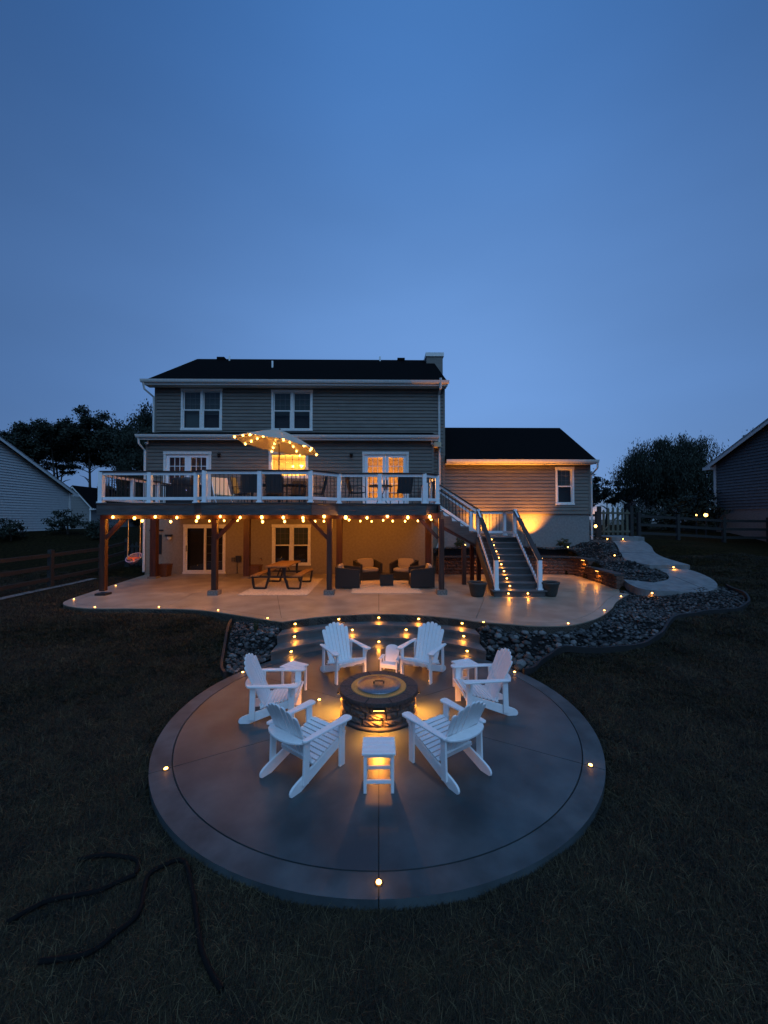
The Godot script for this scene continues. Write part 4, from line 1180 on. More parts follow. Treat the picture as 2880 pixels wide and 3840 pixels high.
func make_house() -> void:
	var o := thing("house", "two-storey house with taupe lap siding, black roof and stuccoed walkout basement", "house")
	var fd1 := [-8.89, -6.93, 3.25, 5.56]
	var kit := [-4.56, -2.93, 4.48, 5.58]
	var fd2 := [-0.68, 1.24, 3.25, 5.57]
	var sl := [-8.04, -6.32, U + 0.02, 2.55]
	var bw := [-4.41, -2.82, 0.88, 2.55]
	var w2a := [-8.5, -6.74, 6.6, 8.38]
	var w2b := [-4.63, -2.86, 6.59, 8.34]
	var XL := -9.62
	var XR := 2.84
	var XB := 2.25
	part(o, "basement_wall", wall_mesh(XL, XB, 0.1, 2.97, Z1, Z1 + 0.25, [sl, bw]), M.stucco)
	part(o, "first_floor_wall", wall_mesh(XL, XB, 2.97, 6.12, Z1 + 0.02, Z1 + 0.25, [fd1, kit, fd2]), M.siding)
	part(o, "second_floor_wall", wall_mesh(XL, XR, 6.12, 8.6, Z2 + 0.02, Z2 + 0.25, [w2a, w2b]), M.siding)
	boards(o, XL + 0.05, XB - 0.05, 3.0, 6.06, Z1, [fd1, kit, fd2], M.siding)
	boards(o, XL + 0.05, XR - 0.05, 6.3, 8.56, Z2, [w2a, w2b], M.siding)
	# right-hand strip set back beside the projecting storey
	bc(o, "basement_wall", M.stucco, XB, XR, 0.1, 2.97, Z2, Z2 + 0.25)
	bc(o, "first_floor_wall", M.siding, XB, XR, 2.97, 6.12, Z2 + 0.02, Z2 + 0.25)
	boards(o, XB, XR - 0.05, 3.0, 6.3, Z2, [], M.siding)
	bc(o, "side_wall", M.siding, XB - 0.2, XB, 2.97, 6.1, Z1 + 0.02, Z2 + 0.02)
	bc(o, "side_wall", M.stucco, XB - 0.2, XB, 0.1, 2.97, Z1 + 0.25, Z2)
	for x in [XL, XB - 0.05]: bc(o, "corner_board", M.siding, x, x + 0.09, 2.98, 6.06, Z1 - 0.036, Z1 + 0.02)
	for x in [XL, XR - 0.07]: bc(o, "corner_board", M.siding, x, x + 0.09, 6.2 if x < 0 else 2.98, 8.58, Z2 - 0.036, Z2 + 0.02)
	# sides, back, floors
	bc(o, "side_wall", M.siding, XL, XL + 0.2, 0.1, 8.6, Z2 + 0.25, 25.7)
	bc(o, "side_wall", M.siding, XL, XL + 0.2, 0.1, 6.1, Z1 + 0.25, Z2 + 0.25)
	bc(o, "side_wall", M.siding, XR - 0.2, XR, 0.1, 8.6, Z2 + 0.25, 25.7)
	bc(o, "back_wall", M.siding, XL, XR, 0.1, 8.6, 25.7, 25.9)
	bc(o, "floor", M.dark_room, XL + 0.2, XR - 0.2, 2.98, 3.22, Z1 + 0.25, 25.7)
	bc(o, "ceiling", M.room, XL + 0.2, XR - 0.2, 5.85, 6.05, Z1 + 0.25, 25.7)
	for x in [XL, XR]:
		var st := new_st()
		tri(st, V(x, 8.6, Z2), V(x, 11.35, 21.3), V(x, 8.6, 25.8))
		part(o, "gable", done(st), M.siding)
	# roofs
	var e0 := 16.48
	part(o, "roof", roof_slab([V(-9.86, 8.6, e0), V(2.92, 8.6, e0), V(2.92, 11.5, 21.3), V(-9.86, 11.5, 21.3)]), M.roof)
	part(o, "roof", roof_slab([V(-9.86, 11.5, 21.3), V(2.92, 11.5, 21.3), V(2.92, 8.6, 26.1), V(-9.86, 8.6, 26.1)]), M.roof)
	bc(o, "soffit", M.trim, -9.86, 2.9, 8.43, 8.45, e0 + 0.02, Z2)
	bc(o, "fascia_board", M.trim, -9.86, 2.9, 8.42, 8.56, e0 - 0.02, e0 + 0.02)
	gutter(o, -9.95, 2.96, 8.5, e0 - 0.02)
	for x in [[-9.9, 0.05], [2.91, 0.05]]:
		part(o, "rake_board", unit_box, M.trim, bar_xf(V(x[0], 8.5, e0 + 0.05), V(x[0], 11.4, 21.3), 0.03, 0.16))
	# pent roof between the storeys
	part(o, "pent_roof", roof_slab([V(-9.75, 6.2, 15.98), V(2.42, 6.2, 15.98), V(2.3, 6.53, Z2 + 0.01), V(-9.3, 6.53, Z2 + 0.01)], 0.1), M.roof)
	part(o, "pent_roof", roof_slab([V(-9.75, 6.2, 15.98), V(-9.3, 6.53, Z2 + 0.01), V(-9.75, 6.2, Z2 + 0.01)], 0.1), M.roof)
	bc(o, "soffit", M.trim, -9.75, 2.42, 6.06, 6.1, 16.0, Z1 + 0.02)
	bc(o, "fascia_board", M.trim, -9.75, 2.42, 6.0, 6.12, 15.97, 16.0)
	gutter(o, -9.82, 2.46, 6.08, 15.97)
	# downspouts
	var dsp := [[V(2.6, 8.72, 16.36), V(2.6, 8.3, 16.42), V(2.6, 8.15, Z2 - 0.07), V(2.6, 1.8, Z2 - 0.07), V(2.5, 1.55, Z2 - 0.1), V(2.35, 1.35, Z2 - 0.12)], [V(-9.85, 8.5, 16.42), V(-9.85, 8.25, 16.5), V(-9.66, 8.02, Z2 - 0.02), V(-9.66, 6.5, Z2 - 0.02)], [V(-9.74, 6.08, 15.95), V(-9.74, 5.85, 16.0), V(-9.64, 5.6, Z1 - 0.05), V(-9.64, 0.62, Z1 - 0.05)]]
	for p in dsp:
		var st := new_st()
		st_tube(st, p, p.map(func(_q): return 0.05), 4)
		part(o, "downspout", done(st), M.trim)
	# chimney
	var ch := bc(o, "chimney", M.siding, 2.5, 3.35, 0.5, 11.33, 20.4, 21.6)
	part(o, "chimney_cap", unit_box, M.trim, Transform3D(Basis.from_scale(Vector3(0.95, 0.2, 1.3)), V(2.93, 11.42, 21.0)))
	part(o, "flue", lathe([Vector2(0.16, 0), Vector2(0.16, 0.12), Vector2(0.22, 0.12), Vector2(0.0, 0.2)], 12), M.black, Transform3D(Basis.IDENTITY, V(2.9, 11.5, 21.0)))
	for v in [[-7.98, 11.2, 20.9], [-5.23, 10.25, 19.2], [0.06, 11.25, 21.0]]:
		part(o, "vent_pipe", lathe([Vector2(0.045, -0.15), Vector2(0.045, 0.3), Vector2(0.0, 0.3)], 8), M.trim, Transform3D(Basis.IDENTITY, V(v[0], v[1], v[2])))
	for v in [[-8.5, 11.42, 21.2], [1.2, 11.42, 21.2]]:
		bx(o, "roof_vent", M.roof, v[0], v[1] + 0.0, v[2], 0.4, 0.16, 0.4)
	# openings
	window(o, w2a[0], w2a[1], w2a[2], w2a[3], Z2, true, [1.0, 0.6])
	window(o, w2b[0], w2b[1], w2b[2], w2b[3], Z2, true, [0.6, 0.6])
	window(o, bw[0], bw[1], bw[2], bw[3], Z1, true, [0.5, 0.5])
	french_door(o, fd1[0], fd1[1], fd1[2], fd1[3], Z1)
	french_door(o, fd2[0], fd2[1], fd2[2], fd2[3], Z1)
	var kw := Node3D.new()
	kw.name = "window"
	o.add_child(kw, true)
	casing(kw, kit[0], kit[1], kit[2], kit[3], Z1)
	sash(kw, kit[0] + 0.085, kit[1] - 0.085, kit[2] + 0.06, kit[3] - 0.085, Z1 + 0.03, 5, 3, 0.04)
	# sliding door
	var sd := Node3D.new()
	sd.name = "sliding_door"
	o.add_child(sd, true)
	casing(sd, sl[0], sl[1], sl[2], sl[3], Z1, 0.09, true)
	sash(sd, -7.95, -7.16, sl[2] + 0.07, sl[3] - 0.09, Z1 + 0.0, 1, 1, 0.055)
	sash(sd, -7.2, -6.41, sl[2] + 0.07, sl[3] - 0.09, Z1 + 0.05, 3, 5, 0.055)
	bc(sd, "handle", M.black, -7.93, -7.91, 1.45, 1.7, Z1 - 0.03, Z1)
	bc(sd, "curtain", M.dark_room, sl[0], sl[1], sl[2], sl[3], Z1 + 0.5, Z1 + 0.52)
	# rooms behind the lit openings
	bc(o, "room_wall", M.room, -1.9, -1.75, 3.22, 5.85, Z1 + 0.25, 25.7)
	bc(o, "room_wall", M.room, -5.6, -5.45, 3.22, 5.85, Z1 + 0.25, 19.2)
	bc(o, "room_wall", M.room, -5.6, -5.45, 3.22, 5.85, 20.4, 25.7)
	bc(o, "room_wall", M.room, -9.42, 2.64, 3.22, 5.85, 20.6, 20.75)
	bc(o, "curtain", M.curtain, -8.95, -8.3, 3.3, 5.6, Z1 + 0.3, Z1 + 0.34)
	bc(o, "curtain", M.curtain, -7.5, -6.9, 3.3, 5.6, Z1 + 0.3, Z1 + 0.34)
	# kitchen
	var k := thing("kitchen_cabinets", "pale kitchen cabinets seen through the lit kitchen window", "cabinets", V(-3.6, 3.22, 20.3))
	for i in 5:
		if i != 2: bx(k, "wall_cupboard", M.cabinet, -1.5 + 0.75 * i, 1.75, -0.0, 0.73, 0.75, 0.35)
		bx(k, "base_cupboard", M.cabinet, -1.5 + 0.75 * i, 0.45, -0.0, 0.73, 0.9, 0.55)
	bx(k, "worktop", M.dark_room, 0, 0.92, 0.0, 3.8, 0.04, 0.6)
	var mw := thing("kitchen_appliance", "dark appliance on the far kitchen wall, seen through the lit window", "appliance", V(-3.6, 4.72, 20.25))
	bx(mw, "body", M.black, 0, 0.0, 0.05, 0.74, 0.4, 0.36)
	bx(mw, "door", M.steel, -0.08, 0.0, -0.14, 0.5, 0.32, 0.02)
	var pn := 0
	for q in [[-3.95, 18.0, 5.2], [-3.55, 18.0, 5.22], [-3.2, 18.0, 5.2]]:
		var pd := thing("pendant_lamp", "small pendant lamp in the kitchen, %s from the left in the window" % ORD[pn], "lamp", V(q[0], q[2], q[1]), 0.0, "pendant lamps in the kitchen")
		part(pd, "cord", tube([Vector3(0, 0.06, 0), Vector3(0, 5.85 - float(q[2]), 0)], 0.006, 5), M.black)
		part(pd, "bulb", cache.ball, M.bulb, Transform3D(Basis.from_scale(Vector3.ONE * 0.12), Vector3.ZERO))
		omni(pd, Vector3.ZERO, 9.0, 0.05, Color(1.0, 0.72, 0.34))
		pn += 1
	# sitting room lamp
	var tl := thing("table_lamp", "table lamp with a pale shade glowing inside the right French doors", "lamp", V(0.25, 3.22, 18.6))
	bx(tl, "stand", M.table_wood, 0, 0.4, 0, 0.5, 0.8, 0.4)
	part(tl, "base", lathe([Vector2(0.1, 0.8), Vector2(0.06, 0.9), Vector2(0.09, 1.02), Vector2(0.03, 1.15)], 14), M.bronze)
	part(tl, "shade", lathe([Vector2(0.2, 1.12), Vector2(0.13, 1.4)], 20), M.shade)
	part(tl, "bulb", cache.ball, M.bulb, Transform3D(Basis.from_scale(Vector3.ONE * 0.08), Vector3(0, 1.25, 0)))
	omni(tl, Vector3(0, 1.25, 0), 6.0, 0.05, Color(1.0, 0.66, 0.28))
	# fittings on the rear wall
	for q in [[-6.59, 5.42, "left"], [-1.14, 5.42, "right"]]:
		var s := thing("wall_lantern", "unlit wall lantern on the siding, the %s one above the deck" % q[2], "lamp", V(q[0], q[1], Z1 - 0.02), 0.0, "wall lanterns above the deck")
		bx(s, "plate", M.black, 0, 0, 0.0, 0.1, 0.16, 0.02)
		part(s, "hood", lathe([Vector2(0.02, 0.1), Vector2(0.09, 0.05), Vector2(0.085, 0.04), Vector2(0.0, 0.04)], 10), M.black, Transform3D(Basis.IDENTITY, Vector3(0, 0, 0.1)))
		part(s, "shade", lathe([Vector2(0.06, 0.04), Vector2(0.05, -0.1), Vector2(0.0, -0.11)], 10), M.glass_dark, Transform3D(Basis.IDENTITY, Vector3(0, 0, 0.1)))
	for q in [[2.2, 5.86, "right"], [-9.5, 5.86, "left"]]:
		var s := thing("security_camera", "small white security camera under the %s end of the lower gutter" % q[2], "camera", V(q[0], q[1], 16.2))
		bx(s, "mount", M.trim, 0, 0.12, 0, 0.05, 0.16, 0.05)
		part(s, "body", lathe([Vector2(0.0, -0.08), Vector2(0.05, -0.08), Vector2(0.05, 0.08), Vector2(0.0, 0.08)], 12), M.vinyl, Transform3D(Basis(Vector3.RIGHT, PI / 2 + 0.3), Vector3(0, 0.03, 0.05)))
		part(s, "eye", cache.ball, M.black, Transform3D(Basis.from_scale(Vector3(0.06, 0.06, 0.02)), Vector3(0, 0.01, 0.13)))
	var bl := thing("bulkhead_light", "unlit round light with a dark hood left of the sliding door", "lamp", V(-8.62, 2.02, Z1))
	part(bl, "globe", cache.ball, M.trim, Transform3D(Basis.from_scale(Vector3(0.2, 0.2, 0.12)), Vector3(0, 0, 0.03)))
	bx(bl, "hood", M.black, 0, 0.09, -0.06, 0.24, 0.08, 0.13)
	var wh := thing("wall_hanging", "black wall hanging with two upright panels beside the left rear post", "wall decoration", V(-9.15, 1.9, Z1))
	for s in [-1.0, 1.0]: bx(wh, "panel", M.black, 0.14 * s, -0.15, -0.02, 0.16, 0.8, 0.03)
	bx(wh, "top_bar", M.black, 0.0, 0.42, -0.02, 0.55, 0.06, 0.05)
	bx(wh, "link", M.black, 0.0, -0.15, -0.02, 0.14, 0.03, 0.02)
	var eb := thing("electrical_box", "small dark outdoor outlet box with conduit on the stucco wall", "outlet box", V(-5.85, 1.1, Z1))
	bx(eb, "cover", M.black, 0.08, 0.05, -0.05, 0.2, 0.24, 0.1)
	bx(eb, "box", M.grey_board, -0.14, 0.02, -0.04, 0.12, 0.16, 0.08)
	part(eb, "conduit", tube([Vector3(0.02, -0.07, 0.03), Vector3(0.02, -0.55, 0.03)], 0.018, 6), M.grey_board)
	var sp := thing("spigot", "small dark hose tap on the stucco wall left of the basement window", "tap", V(-4.85, 1.12, Z1))
	part(sp, "valve", cache.ball, M.bronze, Transform3D(Basis.from_scale(Vector3(0.07, 0.05, 0.1)), Vector3(0, 0, 0.05)))
	part(sp, "handle", lathe([Vector2(0.035, 0), Vector2(0.035, 0.012), Vector2(0, 0.012)], 10), M.black, Transform3D(Basis.IDENTITY, Vector3(0, 0.05, 0.06)))

func make_garage() -> void:
	var o := thing("garage_wing", "single-storey garage wing with taupe siding, black roof and pale foundation wall", "garage")
	var x0 := 2.85; var x1 := 9.17
	var gw := [7.65, 8.46, 3.41, 5.03]
	bc(o, "foundation_wall", M.parge, x0, x1 - 0.03, 0.3, 3.0, Z2 + 0.03, Z2 + 0.28)
	part(o, "wall", wall_mesh(x0, x1, 3.0, 5.3, Z2 + 0.02, Z2 + 0.25, [gw]), M.siding)
	boards(o, x0, x1 - 0.05, 3.0, 5.2, Z2, [gw], M.siding)
	bc(o, "corner_board", M.siding, x1 - 0.09, x1 + 0.01, 3.0, 5.2, Z2 - 0.036, Z2 + 0.02)
	bc(o, "side_wall", M.siding, x1 - 0.2, x1, 3.0, 5.3, Z2 + 0.25, 22.9)
	bc(o, "foundation_wall", M.parge, x1 - 0.23, x1 - 0.03, 0.3, 3.0, Z2 + 0.28, 22.9)
	bc(o, "back_wall", M.siding, x0, x1, 0.3, 5.3, 22.9, 23.1)
	var st := new_st()
	tri(st, V(x1, 5.3, Z2), V(x1, 7.35, 19.9), V(x1, 5.3, 23.1))
	part(o, "gable", done(st), M.siding)
	part(o, "roof", roof_slab([V(x0, 5.3, 16.52), V(9.26, 5.3, 16.52), V(9.26, 7.46, 19.9), V(x0, 7.46, 19.9)]), M.roof)
	part(o, "roof", roof_slab([V(x0, 7.46, 19.9), V(9.26, 7.46, 19.9), V(9.26, 5.3, 23.3), V(x0, 5.3, 23.3)]), M.roof)
	bc(o, "soffit", M.trim, x0, 9.24, 5.14, 5.16, 16.54, Z2 - 0.02)
	bc(o, "fascia_board", M.trim, x0, 9.24, 5.12, 5.27, 16.5, 16.54)
	gutter(o, x0, 9.3, 5.17, 16.5)
	var s2 := new_st()
	st_tube(s2, [V(9.26, 5.2, 16.44), V(9.28, 4.95, 16.5), V(9.22, 4.7, Z2 - 0.02), V(9.22, 1.9, Z2 - 0.02)], [0.045, 0.045, 0.045, 0.045], 4)
	part(o, "downspout", done(s2), M.trim)
	window(o, gw[0], gw[1], gw[2], gw[3], Z2, false, [0.5])

# ------------------------------------------------------------------ deck
const DECK := [[-8.25, 11.6], [-8.0, 11.25], [-5.25, 11.25], [-4.9, 10.93], [-1.88, 10.93], [-1.2, 11.6], [1.4, 11.6], [1.88, 12.05]]

func rail_span(o: Node, a: Vector2, b: Vector2, h0: float, h1: float, gap := 0.115, inset := 0.065) -> void:
	# white bottom and top rails with black balusters and a brown cap; h0/h1 floor heights at the ends
	var t := (b - a).normalized()
	var p := a + t * inset; var q := b - t * inset
	for r in [["bottom_rail", 0.13, 0.05, 0.085], ["top_rail", 0.84, 0.05, 0.08]]:
		bar(o, r[0], M.vinyl, V(p.x, h0 + r[1], p.y), V(q.x, h1 + r[1], q.y), r[2], r[3])
	bar(o, "cap_rail", M.brown_cap, V(a.x, h0 + 0.905, a.y), V(b.x, h1 + 0.905, b.y), 0.14, 0.028)
	var n := int(p.distance_to(q) / gap)
	for k in range(1, n):
		var c := p.lerp(q, float(k) / n)
		var h := lerpf(h0, h1, float(k) / n)
		part(o, "baluster", cache.rod, M.black, Transform3D(Basis.from_scale(Vector3(0.02, 0.66, 0.02)), V(c.x, h + 0.485, c.y)))

func rail_post(o: Node, x: float, d: float, h: float, tall := 0.9, m: Material = null) -> void:
	part(o, "rail_post", unit_box, M.vinyl, Transform3D(Basis.from_scale(Vector3(0.115, tall, 0.115)), V(x, h + tall / 2, d)))
	part(o, "post_skirt", unit_box, M.vinyl, Transform3D(Basis.from_scale(Vector3(0.16, 0.04, 0.16)), V(x, h + 0.02, d)))

func make_deck() -> void:
	var o := thing("deck", "raised timber deck with white railings, black balusters and red-brown posts", "deck")
	var poly := PackedVector2Array()
	for p in DECK: poly.append(Vector2(p[0], p[1]))
	var full := poly.duplicate()
	full.append(Vector2(1.88, Z1 - 0.03)); full.append(Vector2(-8.25, Z1 - 0.03))
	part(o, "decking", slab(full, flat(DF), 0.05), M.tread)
	# fascia: two boards per face
	var ring: Array = [Vector2(-8.25, Z1 - 0.05)]
	ring.append_array(DECK.map(func(p): return Vector2(p[0], p[1])))
	ring.append(Vector2(1.88, Z1 - 0.05))
	for i in ring.size() - 1:
		for k in 2:
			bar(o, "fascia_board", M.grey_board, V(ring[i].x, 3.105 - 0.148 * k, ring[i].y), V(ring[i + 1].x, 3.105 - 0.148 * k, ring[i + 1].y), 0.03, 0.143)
		bar(o, "deck_edge", M.grey_board, V(ring[i].x, DF - 0.012, ring[i].y), V(ring[i + 1].x, DF - 0.012, ring[i + 1].y), 0.075, 0.03)
	# joists, beams, posts, knee braces
	for k in 19:
		var x := -8.1 + 0.55 * k
		bc(o, "joist", M.post, x - 0.02, x + 0.02, 2.96, 3.17, 11.7, Z1 - 0.06)
	bc(o, "beam", M.post, -8.2, 1.84, 2.775, 2.955, 11.66, 11.84)
	bc(o, "beam", M.post, -8.7, 1.95, 2.775, 2.955, 15.0, 15.18)
	var px := [-8.14, -4.87, -1.47, 1.87]
	for x in px:
		bx(o, "post", M.post, x, (U + 2.78) / 2 + 0.06, 11.75, 0.15, 2.78 - U - 0.12, 0.15)
		if x > -8: bx(o, "footing", M.footing, x, U + 0.07, 11.75, 0.3, 0.14, 0.3)
		else: bx(o, "footing", M.black, x, U + 0.03, 11.75, 0.3, 0.06, 0.3)
	for x in [-8.55, -5.03, -1.51, 1.9]:
		bx(o, "post", M.post, x, (U + 2.78) / 2 + 0.04, 15.09, 0.22, 2.78 - U - 0.06, 0.22)
		bx(o, "footing", M.footing, x, U + 0.035, 15.09, 0.32, 0.07, 0.32)
	for b in [[-8.14, 0.62], [-4.87, 0.62], [-1.47, -0.62], [1.82, -0.62]]:
		bar(o, "knee_brace", M.post, V(b[0] + signf(b[1]) * 0.05, 2.2, 11.75), V(b[0] + b[1], 2.8, 11.75), 0.1, 0.11, Vector3(0, 0, 1))
	# railing
	var rp := [Vector2(-8.17, Z1 - 0.1), Vector2(-8.17, 14.6), Vector2(-8.17, 13.1), Vector2(-8.17, 11.68), Vector2(-7.95, 11.33), Vector2(-6.57, 11.33), Vector2(-5.24, 11.33), Vector2(-4.86, 11.01), Vector2(-3.33, 11.01), Vector2(-1.91, 11.01), Vector2(-1.18, 11.68), Vector2(0.03, 11.68), Vector2(1.36, 11.68), Vector2(1.8, 12.08), Vector2(1.8, 13.36)]
	for p in rp: rail_post(o, p.x, p.y, DF)
	for i in rp.size() - 1: rail_span(o, rp[i], rp[i + 1], DF, DF)
	rail_post(o, 1.8, 14.62, DF)
	rail_post(o, 1.8, Z1 - 0.15, DF)
	rail_span(o, Vector2(1.8, 14.62), Vector2(1.8, Z1 - 0.15), DF, DF)

func make_stairs() -> void:
	var o := thing("deck_stairs", "two-flight deck stairs with white rails, grey treads and a turn landing", "stairs")
	var LH := 2.17
	var ya := 13.4; var yb := 14.6
	var xa := 3.36; var xb := 4.74
	# landing
	bc(o, "landing", M.tread, xa - 0.03, xb + 0.03, LH - 0.04, LH, ya - 0.03, yb + 0.03)
	bc(o, "landing_fascia", M.grey_board, xa, xb, LH - 0.26, LH - 0.045, ya, ya + 0.03)
	bc(o, "landing_fascia", M.grey_board, xa, xa + 0.03, LH - 0.26, LH - 0.045, ya + 0.035, yb)
	bc(o, "landing_fascia", M.grey_board, xb - 0.03, xb, LH - 0.26, LH - 0.045, ya + 0.035, yb)
	for p in [[xa + 0.08, ya + 0.12], [xa + 0.08, yb - 0.1], [xb - 0.08, yb - 0.1], [xb - 0.08, ya + 0.12], [2.92, ya + 0.08]]:
		bx(o, "support_post", M.post, p[0], (U + LH - 0.05) / 2 - (0.12 if p[0] < 3.0 else 0.0), p[1], 0.13, LH - 0.05 - U - (0.24 if p[0] < 3.0 else 0.0), 0.13)
	# lower flight: nine risers towards the camera
	var rise := (LH - U) / 9.0
	var run := 0.265
	for k in 8:
		var h := LH - rise * (k + 1)
		var d := ya - run * k
		bc(o, "tread", M.tread, xa, xb, h - 0.03, h, d - run - 0.02, d - 0.002)
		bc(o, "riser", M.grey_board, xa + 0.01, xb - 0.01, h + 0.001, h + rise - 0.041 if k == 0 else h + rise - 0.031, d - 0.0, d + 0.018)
	var d8 := ya - run * 8
	bc(o, "riser", M.grey_board, xa - 0.05, xb + 0.05, U, U + rise - 0.031, d8 - 0.0, d8 + 0.02)
	bc(o, "bottom_step", M.tread, xa - 0.1, xb + 0.1, U + rise - 0.03, U + rise + 0.002, d8 - 0.03, d8 + run + 0.02)
	for x in [xa - 0.02, xb + 0.02]:
		part(o, "stringer", extrude(PackedVector2Array([Vector2(-ya, LH - 0.02), Vector2(-d8, U + rise * 0.95), Vector2(-d8, U), Vector2(-d8 - 0.35, U), Vector2(-ya, LH - 0.42)]), 0.036, 0.003), M.grey_board, Transform3D(Basis(Vector3(0, 0, 1), Vector3.UP, Vector3.LEFT), Vector3(x, 0, 0)))
	# upper flight: from the deck edge down to the landing, along x
	var r2 := (DF - LH) / 6.0
	var run2 := (xa - 1.9) / 5.0
	for k in 5:
		var h := DF - r2 * (k + 1)
		var x := 1.9 + run2 * k
		bc(o, "tread", M.tread, x + 0.02, x + run2 + 0.02, h - 0.03, h, ya, yb)
		bc(o, "riser", M.vinyl, x, x + 0.018, h + 0.001, h + r2 - 0.031, ya + 0.01, yb - 0.01)
	bc(o, "riser", M.vinyl, xa, xa + 0.018, LH + 0.001, LH + r2 - 0.031, ya + 0.01, yb - 0.01)
	var prof := PackedVector2Array([Vector2(1.9, DF - 0.05)])
	for k in 5:
		prof.append(Vector2(1.9 + run2 * k + 0.02, DF - r2 * (k + 1) - 0.032)); prof.append(Vector2(1.9 + run2 * (k + 1), DF - r2 * (k + 1) - 0.032))
	prof.append(Vector2(xa, LH - 0.06)); prof.append(Vector2(xa, LH - 0.3)); prof.append(Vector2(1.9, DF - 0.52))
	for d in [ya - 0.02, yb + 0.02]:
		part(o, "stringer", extrude(prof, 0.036, 0.003), M.grey_board, Transform3D(Basis.IDENTITY, V(0, 0, d)))
	bar(o, "ledger", M.post, V(1.9, DF - 0.6, ya + 0.02), V(xa + 0.1, LH - 0.36, ya + 0.02), 0.04, 0.12, Vector3(0, 1, 0))
	# railings
	for p in [[xa + 0.05, ya + 0.05, LH, 0.95], [xa + 0.05, yb - 0.06, LH, 0.9], [xb - 0.06, yb - 0.06, LH, 0.9], [xb - 0.06, ya + 0.05, LH, 0.95], [xa + 0.05, d8 + 0.12, U + rise, 0.86], [xb - 0.06, d8 + 0.12, U + rise, 0.86]]:
		rail_post(o, p[0], p[1], p[2], p[3])
	rail_span(o, Vector2(xa + 0.05, yb - 0.06), Vector2(xb - 0.06, yb - 0.06), LH, LH)
	rail_span(o, Vector2(xb - 0.06, yb - 0.06), Vector2(xb - 0.06, ya + 0.05), LH, LH)
	rail_span(o, Vector2(1.86, ya + 0.05), Vector2(xa + 0.05, ya + 0.05), DF - 0.04, LH + 0.04)
	rail_span(o, Vector2(1.86, yb - 0.06), Vector2(xa + 0.05, yb - 0.06), DF - 0.04, LH + 0.04)
	for x in [xa + 0.05, xb - 0.06]:
		rail_span(o, Vector2(x, ya + 0.05), Vector2(x, d8 + 0.06), LH, U + rise - 0.04)
	# lights: one per riser
	var cx := (xa + xb) / 2
	for k in 8:
		step_light(V(cx - 0.2, LH - rise * k - 0.09, ya - run * k), Vector3(0, 0, 1), "stair_light", "stair light on the %s riser from the top of the lower deck flight" % ORD[k], "lights on the deck stair risers", 0.006)
	for s in [-1.0, 1.0]:
		step_light(V(cx + 0.28 * s - 0.05, U + rise - 0.08, d8), Vector3(0, 0, 1), "stair_light", "stair light on the bottom riser of the deck stairs, %s one of the pair" % ["left", "right"][0 if s < 0 else 1], "lights on the deck stair risers", 0.008)

# ------------------------------------------------------------------ string lights
func string_lights(label: String, anchors: Array, per: float, sag: float, e: float, size: float) -> void:
	var o := thing("string_lights", label, "string lights", Vector3.ZERO, 0.0, "strings of globe bulbs under the deck")
	var pts: Array = []
	for i in anchors.size() - 1:
		for k in 8:
			var t := k / 8.0
			var p: Vector3 = anchors[i].lerp(anchors[i + 1], t)
			p.y -= sag * 4.0 * t * (1.0 - t)
			pts.append(p)
	pts.append(anchors[anchors.size() - 1])
	part(o, "cord", tube(pts, 0.006, 4), M.black)
	var s := per * 0.5
	var acc := 0.0
	for i in pts.size() - 1:
		var l: float = pts[i].distance_to(pts[i + 1])
		while s <= acc + l:
			var p: Vector3 = pts[i].lerp(pts[i + 1], (s - acc) / l)
			p += Vector3(rng.randf_range(-0.03, 0.03), rng.randf_range(-0.01, 0.01), 0)
			part(o, "socket", cache.rod, M.black, Transform3D(Basis.from_scale(Vector3(0.03, 0.05, 0.03)), p + Vector3.DOWN * 0.025))
			var bs := size * rng.randf_range(0.78, 1.15)
			part(o, "bulb", cache.ball, M.bulb, Transform3D(Basis.from_scale(Vector3(bs, bs * 1.25, bs)), p + Vector3.DOWN * (0.05 + size * 0.55)))
			omni(o, p + Vector3.DOWN * (0.05 + size * 0.55), e * rng.randf_range(0.75, 1.25), 0.03)
			s += per
		acc += l

func make_string_lights() -> void:
	string_lights("row of glowing globe bulbs along the front beam of the deck", [V(-8.1, 2.96, 11.6), V(-6.5, 2.95, 11.62), V(-4.87, 2.96, 11.62), V(-3.2, 2.95, 11.6), V(-1.47, 2.96, 11.62), V(0.2, 2.95, 11.62), V(1.8, 2.97, 11.62)], 0.62, 0.05, 0.27, 0.085)
	string_lights("globe bulbs zigzagging under the left half of the deck", [V(-8.0, 2.86, 12.6), V(-6.3, 2.83, 14.4), V(-4.6, 2.86, 12.2), V(-2.6, 2.83, 14.4), V(-1.4, 2.86, 12.4)], 0.85, 0.07, 0.52, 0.075)
	string_lights("globe bulbs zigzagging under the right half of the deck", [V(-1.2, 2.86, 13.0), V(0.2, 2.83, 14.7), V(1.75, 2.86, 13.0)], 0.6, 0.06, 0.46, 0.07)

